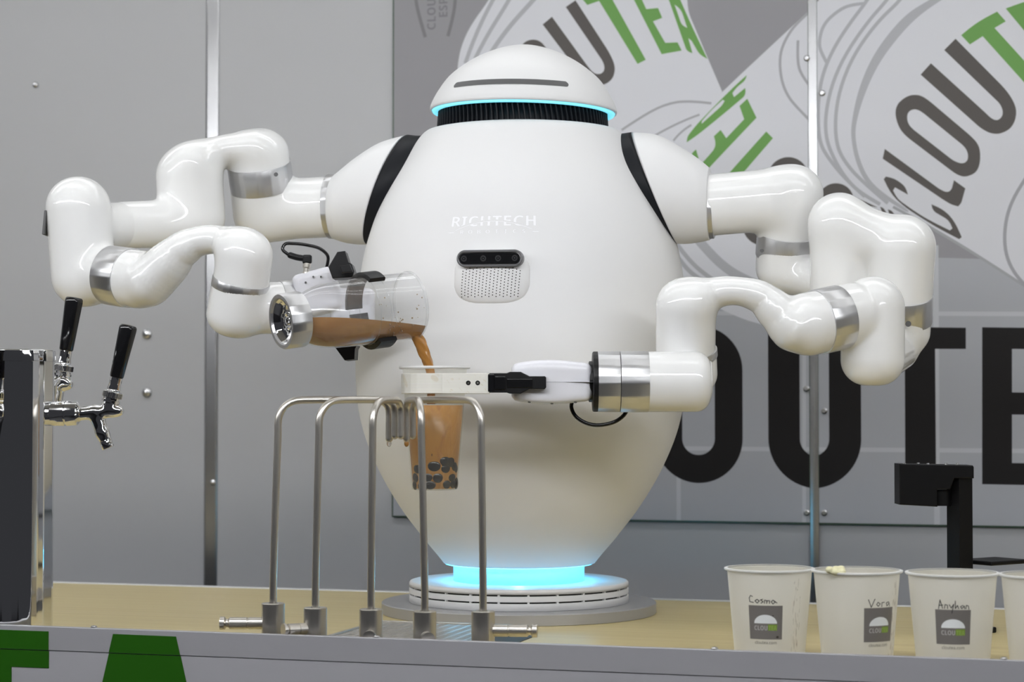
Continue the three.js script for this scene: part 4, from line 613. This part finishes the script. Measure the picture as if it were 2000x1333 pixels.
// ---------------------------------------------------------------- chrome tap tower
{
  const d = 2.79, c0 = P(28, 1240, d), base = V(c0.x, 0, c0.z), R = M(73, d), top = P(28, 707, d).y;
  const t = thing('tap_tower', 'polished chrome drink tower with black tap handles at the counter end', 'tap tower', base);
  part(t, 'column', rod(base, UPV, [[0, 0], [0, R + 0.004], [0.003, R + 0.004], [0.005, R], [top, R], [top, 0]], 96), mat.chrome, 'mirror chrome column');
  part(t, 'top_cap', rod(V(base.x, top, base.z), UPV, [[0, R], [0.0004, R + 0.0012], [0.012, R + 0.0012], [0.0145, R + 0.0006], [0.016, R - 0.002], [0.0172, R * 0.7], [0.0175, 0]], 96), mat.chrome);
  const tap = (px, py, dd, dir, hs, lean, lab) => { // px,py: knurled collar foot; dir: shank direction
    const g = group(t, 'tap'); const p = P(px, py, dd), s = (v) => v * dd / FPX, n = dir.clone().normalize(); const axis = UPV.clone().multiplyScalar(Math.cos(lean)).addScaledVector(RT, Math.sin(lean)).normalize();
    part(g, 'tap_handle', rod(p.clone().addScaledVector(axis, s(53)), axis, [[0, 0], [0, s(12.5)], [s(2), s(13.5)], [s(96), s(17.3)], [s(101), s(16.8)], [s(104), s(14.5)], [s(105), s(8)], [s(103), 0]], 36), mat.gloss, 'black tap handle');
    part(g, 'handle_ferrule', rod(p.clone().addScaledVector(axis, s(27)), axis, [[0, 0], [0, s(12)], [s(2), s(13.6)], [s(10), s(12)], [s(25), s(12.4)], [s(27), s(11)], [s(27), 0]], 36), mat.chrome);
    const kn = []; for (let i = 0; i <= 48 * 2; i++) { } part(g, 'knurled_collar', [rod(p, axis, [[0, 0], [0, s(14)], [s(3), s(17.5)], [s(7), s(17.5)], [s(8), s(15.5)], [s(11), s(15.5)], [s(12), s(18.5)], [s(23), s(18.5)], [s(25), s(16.5)], [s(27), s(12)], [s(27), 0]], 48), ...Array.from({ length: 40 }, (_, i) => { const w = i / 40 * Math.PI * 2, u = V(1, 0, 0).cross(axis).normalize(), v = axis.clone().cross(u); const q = p.clone().addScaledVector(axis, s(17.5)).addScaledVector(u, Math.cos(w) * s(18.6)).addScaledVector(v, Math.sin(w) * s(18.6)); return barrel(q.clone().addScaledVector(axis, -s(5)), q.clone().addScaledVector(axis, s(5)), s(0.9), s(0.3), 6); })], mat.chrome);
    return { g, p, s, n, axis };
  };
  { // the tap standing out along the rail
    const dd = 2.79, { g, p, s } = tap(215.5, 789, dd, RT, 1, 0.225); const at = (x, y) => P(x, y, dd);
    part(g, 'shank', [rod(at(97, 808), RT, [[0, s(18)], [s(4), s(24)], [s(30), s(24.5)], [s(31), s(22)], [s(33), s(22)], [s(34), s(24.5)], [s(54), s(23)], [s(57), s(18)], [s(61), s(14)], [s(68), s(13)]], 40)], mat.chrome);
    part(g, 'tap_body', blob([cap(at(160, 808), at(224, 803), s(13.5), s(12)), cap(at(214, 800), at(214.5, 790), s(13.5), s(14)), cap(at(186, 806), at(200, 846), s(15), s(13)), cap(at(200, 846), at(208, 864), s(13), s(11.5)), cap(at(224, 803), at(232, 803), s(11), s(10))], 0.006, 0.0016), mat.chrome, 'chrome tap body');
    part(g, 'spout_end', barrel(at(205, 860), at(212, 876), s(12), s(1.5), 32), mat.chrome);
  }
  { const dd = 2.88, { g, p, s } = tap(121, 737, dd, RT, 1, 0.15); const at = (x, y) => P(x, y, dd);
    part(g, 'tap_body', blob([cap(at(120, 742), at(121, 736), s(15), s(13)), cap(at(92, 752), at(130, 750), s(15), s(13)), cap(at(112, 756), at(108, 795), s(15), s(12))], 0.006, 0.0018), mat.chrome, 'chrome tap body');
    part(g, 'shank', rod(at(60, 757), RT, [[0, s(17)], [s(28), s(17)], [s(30), s(14)]], 32), mat.chrome); }
  { const dd = 2.72; const q = tap(-42, 789, dd, RT, 1, 0.13); const at = (x, y) => P(x, y, dd);
    part(q.g, 'tap_body', blob([cap(at(-41, 800), at(-41, 790), q.s(14), q.s(14)), cap(at(-34, 806), at(-46, 806), q.s(14), q.s(13)), cap(P(-36, 806, 2.765), at(-44, 806), q.s(14), q.s(13)), cap(at(-48, 808), at(-54, 860), q.s(14), q.s(11))], 0.006, 0.002), mat.chrome, 'chrome tap body'); }
}

// ---------------------------------------------------------------- paper-thin plastic cups by the rail
{
  const z = ZR - 0.072, hC = 0.118;
  const scrawl = [ // handwriting strokes, 0..1 in both directions
    [[[0.13, 0.2], [0.06, 0.12], [0, 0.35], [0.02, 0.7], [0.16, 0.75]], [[0.3, 0.45], [0.22, 0.6], [0.3, 0.8], [0.38, 0.6], [0.3, 0.45]], [[0.5, 0.42], [0.42, 0.5], [0.52, 0.65], [0.44, 0.8]], [[0.56, 0.8], [0.57, 0.5], [0.64, 0.55], [0.64, 0.8], [0.66, 0.55], [0.74, 0.55], [0.74, 0.8]], [[0.86, 0.5], [0.8, 0.65], [0.86, 0.85], [0.94, 0.68], [0.87, 0.5], [1, 0.75]]],
    [[[0, 0.15], [0.12, 0.85], [0.26, 0.1]], [[0.4, 0.4], [0.34, 0.6], [0.42, 0.78], [0.5, 0.55], [0.4, 0.4]], [[0.58, 0.82], [0.58, 0.45], [0.7, 0.42]], [[0.9, 0.42], [0.8, 0.5], [0.84, 0.78], [0.94, 0.6], [0.94, 0.42], [1, 0.82]]],
    [[[0, 0.85], [0.06, 0.05], [0.14, 0.8]], [[0.02, 0.55], [0.15, 0.5]], [[0.2, 0.8], [0.22, 0.45], [0.3, 0.5], [0.3, 0.8]], [[0.36, 0.45], [0.42, 0.75], [0.5, 0.4], [0.44, 1.2]], [[0.55, 0.1], [0.55, 0.8], [0.62, 0.5], [0.66, 0.8]], [[0.8, 0.5], [0.72, 0.6], [0.76, 0.8], [0.84, 0.55], [0.86, 0.8]], [[0.9, 0.8], [0.91, 0.5], [0.98, 0.55], [1, 0.85]]]];
  const names = ['with a brown smear down its far side and a sticker facing forward', 'with a dab of yellow foam on its rim and a turned sticker', 'clean and marked in black pen, standing beside the black stand', 'cut off by the stall end, last of the row along the rail'];
  const at = [[1503.5, 0], [1674, 1], [1861, 2], [2046, 3]], labelPx = [1486, 1707, 1845.3, 2080];
  const plastic = std(lin(0.87, 0.85, 0.78), 0.78, 0, { transmission: 0.55, thickness: 0 });
  at.forEach(([px, i]) => {
    const b = onZ(px, 1283, z), base = V(b.x, 0.0005, z), d = base.clone().sub(EYEP).dot(FW), Rt = M([82.5, 83.5, 85.5, 87][i], d), Rb = Rt * 0.80;
    const t = thing('plastic_cup', `frosted plastic cup ${names[i]}`, 'cup', base, 'frosted cups lined up along the rail');
    const R = (h) => Rb + (Rt - Rb) * h / hC;
    part(t, 'cup_wall', rodS(base, UPV, [[0.003, 0.001], [0.003, Rb - 0.003], [0, Rb - 0.0015], [0.0006, Rb], [hC * 0.5, R(hC * 0.5)], [hC - 0.002, R(hC - 0.002)]], 72), plastic, 'frosted plastic wall');
    part(t, 'rim', rod(base, UPV, [[hC - 0.003, Rt - 0.0006], [hC - 0.003, Rt + 0.0022], [hC - 0.002, Rt + 0.0034], [hC - 0.0004, Rt + 0.0034], [hC, Rt + 0.002], [hC, Rt - 0.0006]], 72), std(lin(0.86, 0.86, 0.84), 0.5, 0, { transmission: 0.3, thickness: 0 }), 'rolled plastic rim');
    if (i < 3) {
      const lx = M(labelPx[i] - px, d - Rt * 0.9), hMid = P(px, [1212, 1217, 1221][i], d - Rt).y, az = Math.asin(Math.max(-0.98, Math.min(0.98, lx / R(hMid))));
      const wl = 0.0405, hl = 0.0405, H = 0.066, Wd = 0.052;
      const tex = canvas(624, 792, (c) => { c.clearRect(0, 0, 624, 792); const s = 624 / Wd / 1; const X = (m) => 312 + m * s, x0 = X(-wl / 2), w = wl * s, y0 = 190; c.fillStyle = '#78736e'; c.fillRect(x0, y0, w, w);
        c.fillStyle = '#eceeec'; c.beginPath(); c.ellipse(312, y0 + w * 0.53, w * 0.34, w * 0.26, 0, Math.PI, 0); c.fill();
        c.textAlign = 'left'; c.font = `bold ${w * 0.185}px sans-serif`; c.fillStyle = '#b7b3ae'; c.fillText('CLOU', x0 + w * 0.15, y0 + w * 0.73, w * 0.42); c.fillStyle = '#7e9a3c'; c.fillRect(x0 + w * 0.575, y0 + w * 0.56, w * 0.27, w * 0.18); c.fillStyle = '#94ae55'; c.fillText('TEA', x0 + w * 0.585, y0 + w * 0.73, w * 0.25);
        c.textAlign = 'center'; c.fillStyle = '#6d6862'; c.font = `${w * 0.125}px sans-serif`; c.fillText('cloutea.com', 312, y0 + w * 1.14);
        c.strokeStyle = '#2b2a2e'; c.lineWidth = 11; c.lineJoin = c.lineCap = 'round'; const hx = x0 + w * [0.03, 0.12, 0.1][i], hw = w * [0.8, 0.72, 0.84][i]; for (const st of scrawl[i]) { c.beginPath(); st.forEach(([a, b2], k) => { const q = [hx + a * hw, y0 - 158 + b2 * 155 + (i ? 16 : 0)]; k ? c.lineTo(...q) : c.moveTo(...q); }); c.stroke(); }
        if (i === 0) { c.fillStyle = 'rgba(40,32,26,0.85)'; c.beginPath(); c.ellipse(x0 + w * 0.86, y0 + w * 0.93, 20, 16, 0, 0, 7); c.fill(); c.beginPath(); c.ellipse(x0 + w * 0.72, y0 + w * 0.3, 10, 9, 0, 0, 7); c.fill(); } });
      const fa = NFcam(), h0 = hMid - H / 2 - 0.001;
      part(t, 'sticker', shellPatch((u, v) => { const h = h0 + v * H, r = R(h) + 0.0004, a = az + (u - 0.5) * Wd / R(hMid); return base.clone().add(V(0, h, 0)).addScaledVector(FW, -r * Math.cos(a)).addScaledVector(RT, r * Math.sin(a)); }, 24, 4), new THREE.MeshPhysicalMaterial({ map: tex, roughness: 0.55, transparent: true }), 'grey printed square with handwriting above');
    }
    if (i < 2) { // dried tea on the wall
      const tex = canvas(256, 512, (c) => { c.clearRect(0, 0, 256, 512); for (let k = 0; k < 46; k++) { c.fillStyle = `rgba(${150 + rnd() * 40},${110 + rnd() * 30},${55 + rnd() * 20},${0.08 + rnd() * 0.25})`; c.beginPath(); c.ellipse(40 + rnd() * 170, 30 + rnd() * 450, 2 + rnd() * 9, 6 + rnd() * 26, (rnd() - 0.5) * 0.5, 0, 7); c.fill(); } });
      const a0 = i ? 0.95 : 0.62;
      part(t, 'dried_tea', shellPatch((u, v) => { const h = 0.004 + v * (hC - 0.012), r = R(h) + 0.0003, a = a0 + (u - 0.5) * 0.4; return base.clone().add(V(0, h, 0)).addScaledVector(FW, -r * Math.cos(a)).addScaledVector(RT, r * Math.sin(a)); }, 10, 4), new THREE.MeshPhysicalMaterial({ map: tex, roughness: 0.5, transparent: true }), 'brown dried drips');
    }
    if (i === 1) { const p = base.clone().add(V(0, hC + 0.001, 0)).addScaledVector(FW, -Rt * 0.78).addScaledVector(RT, -Rt * 0.62), c2 = []; for (let k = 0; k < 12; k++) { const q = p.clone().addScaledVector(RT, (rnd() - 0.5) * 0.016).add(V(0, (rnd() - 0.3) * 0.006, 0)).addScaledVector(FW, (rnd() - 0.5) * 0.005); c2.push(Object.assign(cap(q, q.clone().add(V(0.001, 0, 0)), 0.0022 + rnd() * 0.002), {})); } part(t, 'foam_dab', blob(c2, 0.002, 0.0008), std(lin(0.82, 0.78, 0.5), 0.7), 'pale yellow foam'); }
  });
}
function NFcam() { return FW.clone().negate(); }

// ---------------------------------------------------------------- black stand behind the cups
{
  const d = 2.86, q = frame(RT.clone().applyAxisAngle(UPV, 0.62), UPV.clone(), FW.clone().negate().applyAxisAngle(UPV, 0.62)), K3 = d / FPX;
  const c = P(1875, 1100, d), base = V(c.x, 0, c.z), top = P(1875, 935, d).y;
  const t = thing('black_stand', 'black metal stand with overhanging clamp head behind the frosted cups', 'stand', base);
  const w = 0.027, dp = 0.024;
  part(t, 'column', box(w, top + 0.012, dp, V(base.x, (top + 0.012) / 2, base.z), 0.001, q), mat.stand, 'black square column');
  part(t, 'foot', box(0.07, 0.008, 0.07, V(base.x, 0.004, base.z), 0.002, q), mat.stand);
  const yT = P(1875, 906, d).y, yM = P(1875, 926, d).y, yL = P(1780, 988, d).y, xl = P(1752, 930, d), xr = P(1896, 930, d);
  const s = new THREE.Shape(); const X = (px) => (px - 1824) * K3, Y = (py) => (950 - py) * K3;
  s.moveTo(X(1752), Y(906)); s.lineTo(X(1894), Y(909)); s.lineTo(X(1896), Y(912)); s.lineTo(X(1896), Y(934)); s.lineTo(X(1858), Y(934)); s.lineTo(X(1850), Y(956)); s.quadraticCurveTo(X(1845), Y(955), X(1825), Y(955)); s.lineTo(X(1825), Y(989)); s.lineTo(X(1752), Y(985)); s.closePath();
  const g = extrudeXY(s, 0.038, 0.0015); g.translate(0, 0, -0.019); g.applyQuaternion(QCAM); const p = P(1824, 950, d); g.translate(p.x, p.y, p.z);
  part(t, 'clamp_head', g, mat.stand, 'black overhanging clamp head');
  part(t, 'clamp_web', rod(P(1838, 988, d), UPV, [[0, 0], [0, 0.014], [0.022, 0.014], [0.022, 0]], 32), mat.stand);
  for (const [x, dz] of [[1763, 0.012], [1797, -0.012], [1809, 0.012], [1844, 0.012], [1866, 0.012]]) { const o = P(x, 906.5, d).addScaledVector(FW, -dz); part(t, 'screw', rod(o, UPV, [[-0.001, 0.0022], [0.0012, 0.002], [0.0016, 0]], 12), mat.bolt); }
  const pl = P(1940, 1097, d + 0.03), hp = pl.y;
  part(t, 'side_plate', box(0.075, 0.006, 0.06, V(pl.x, hp, pl.z), 0.002, q), mat.stand, 'thin dark plate');
}
scene.traverse((o) => { delete o.userData_origin; });
renderer.render(scene, camera);
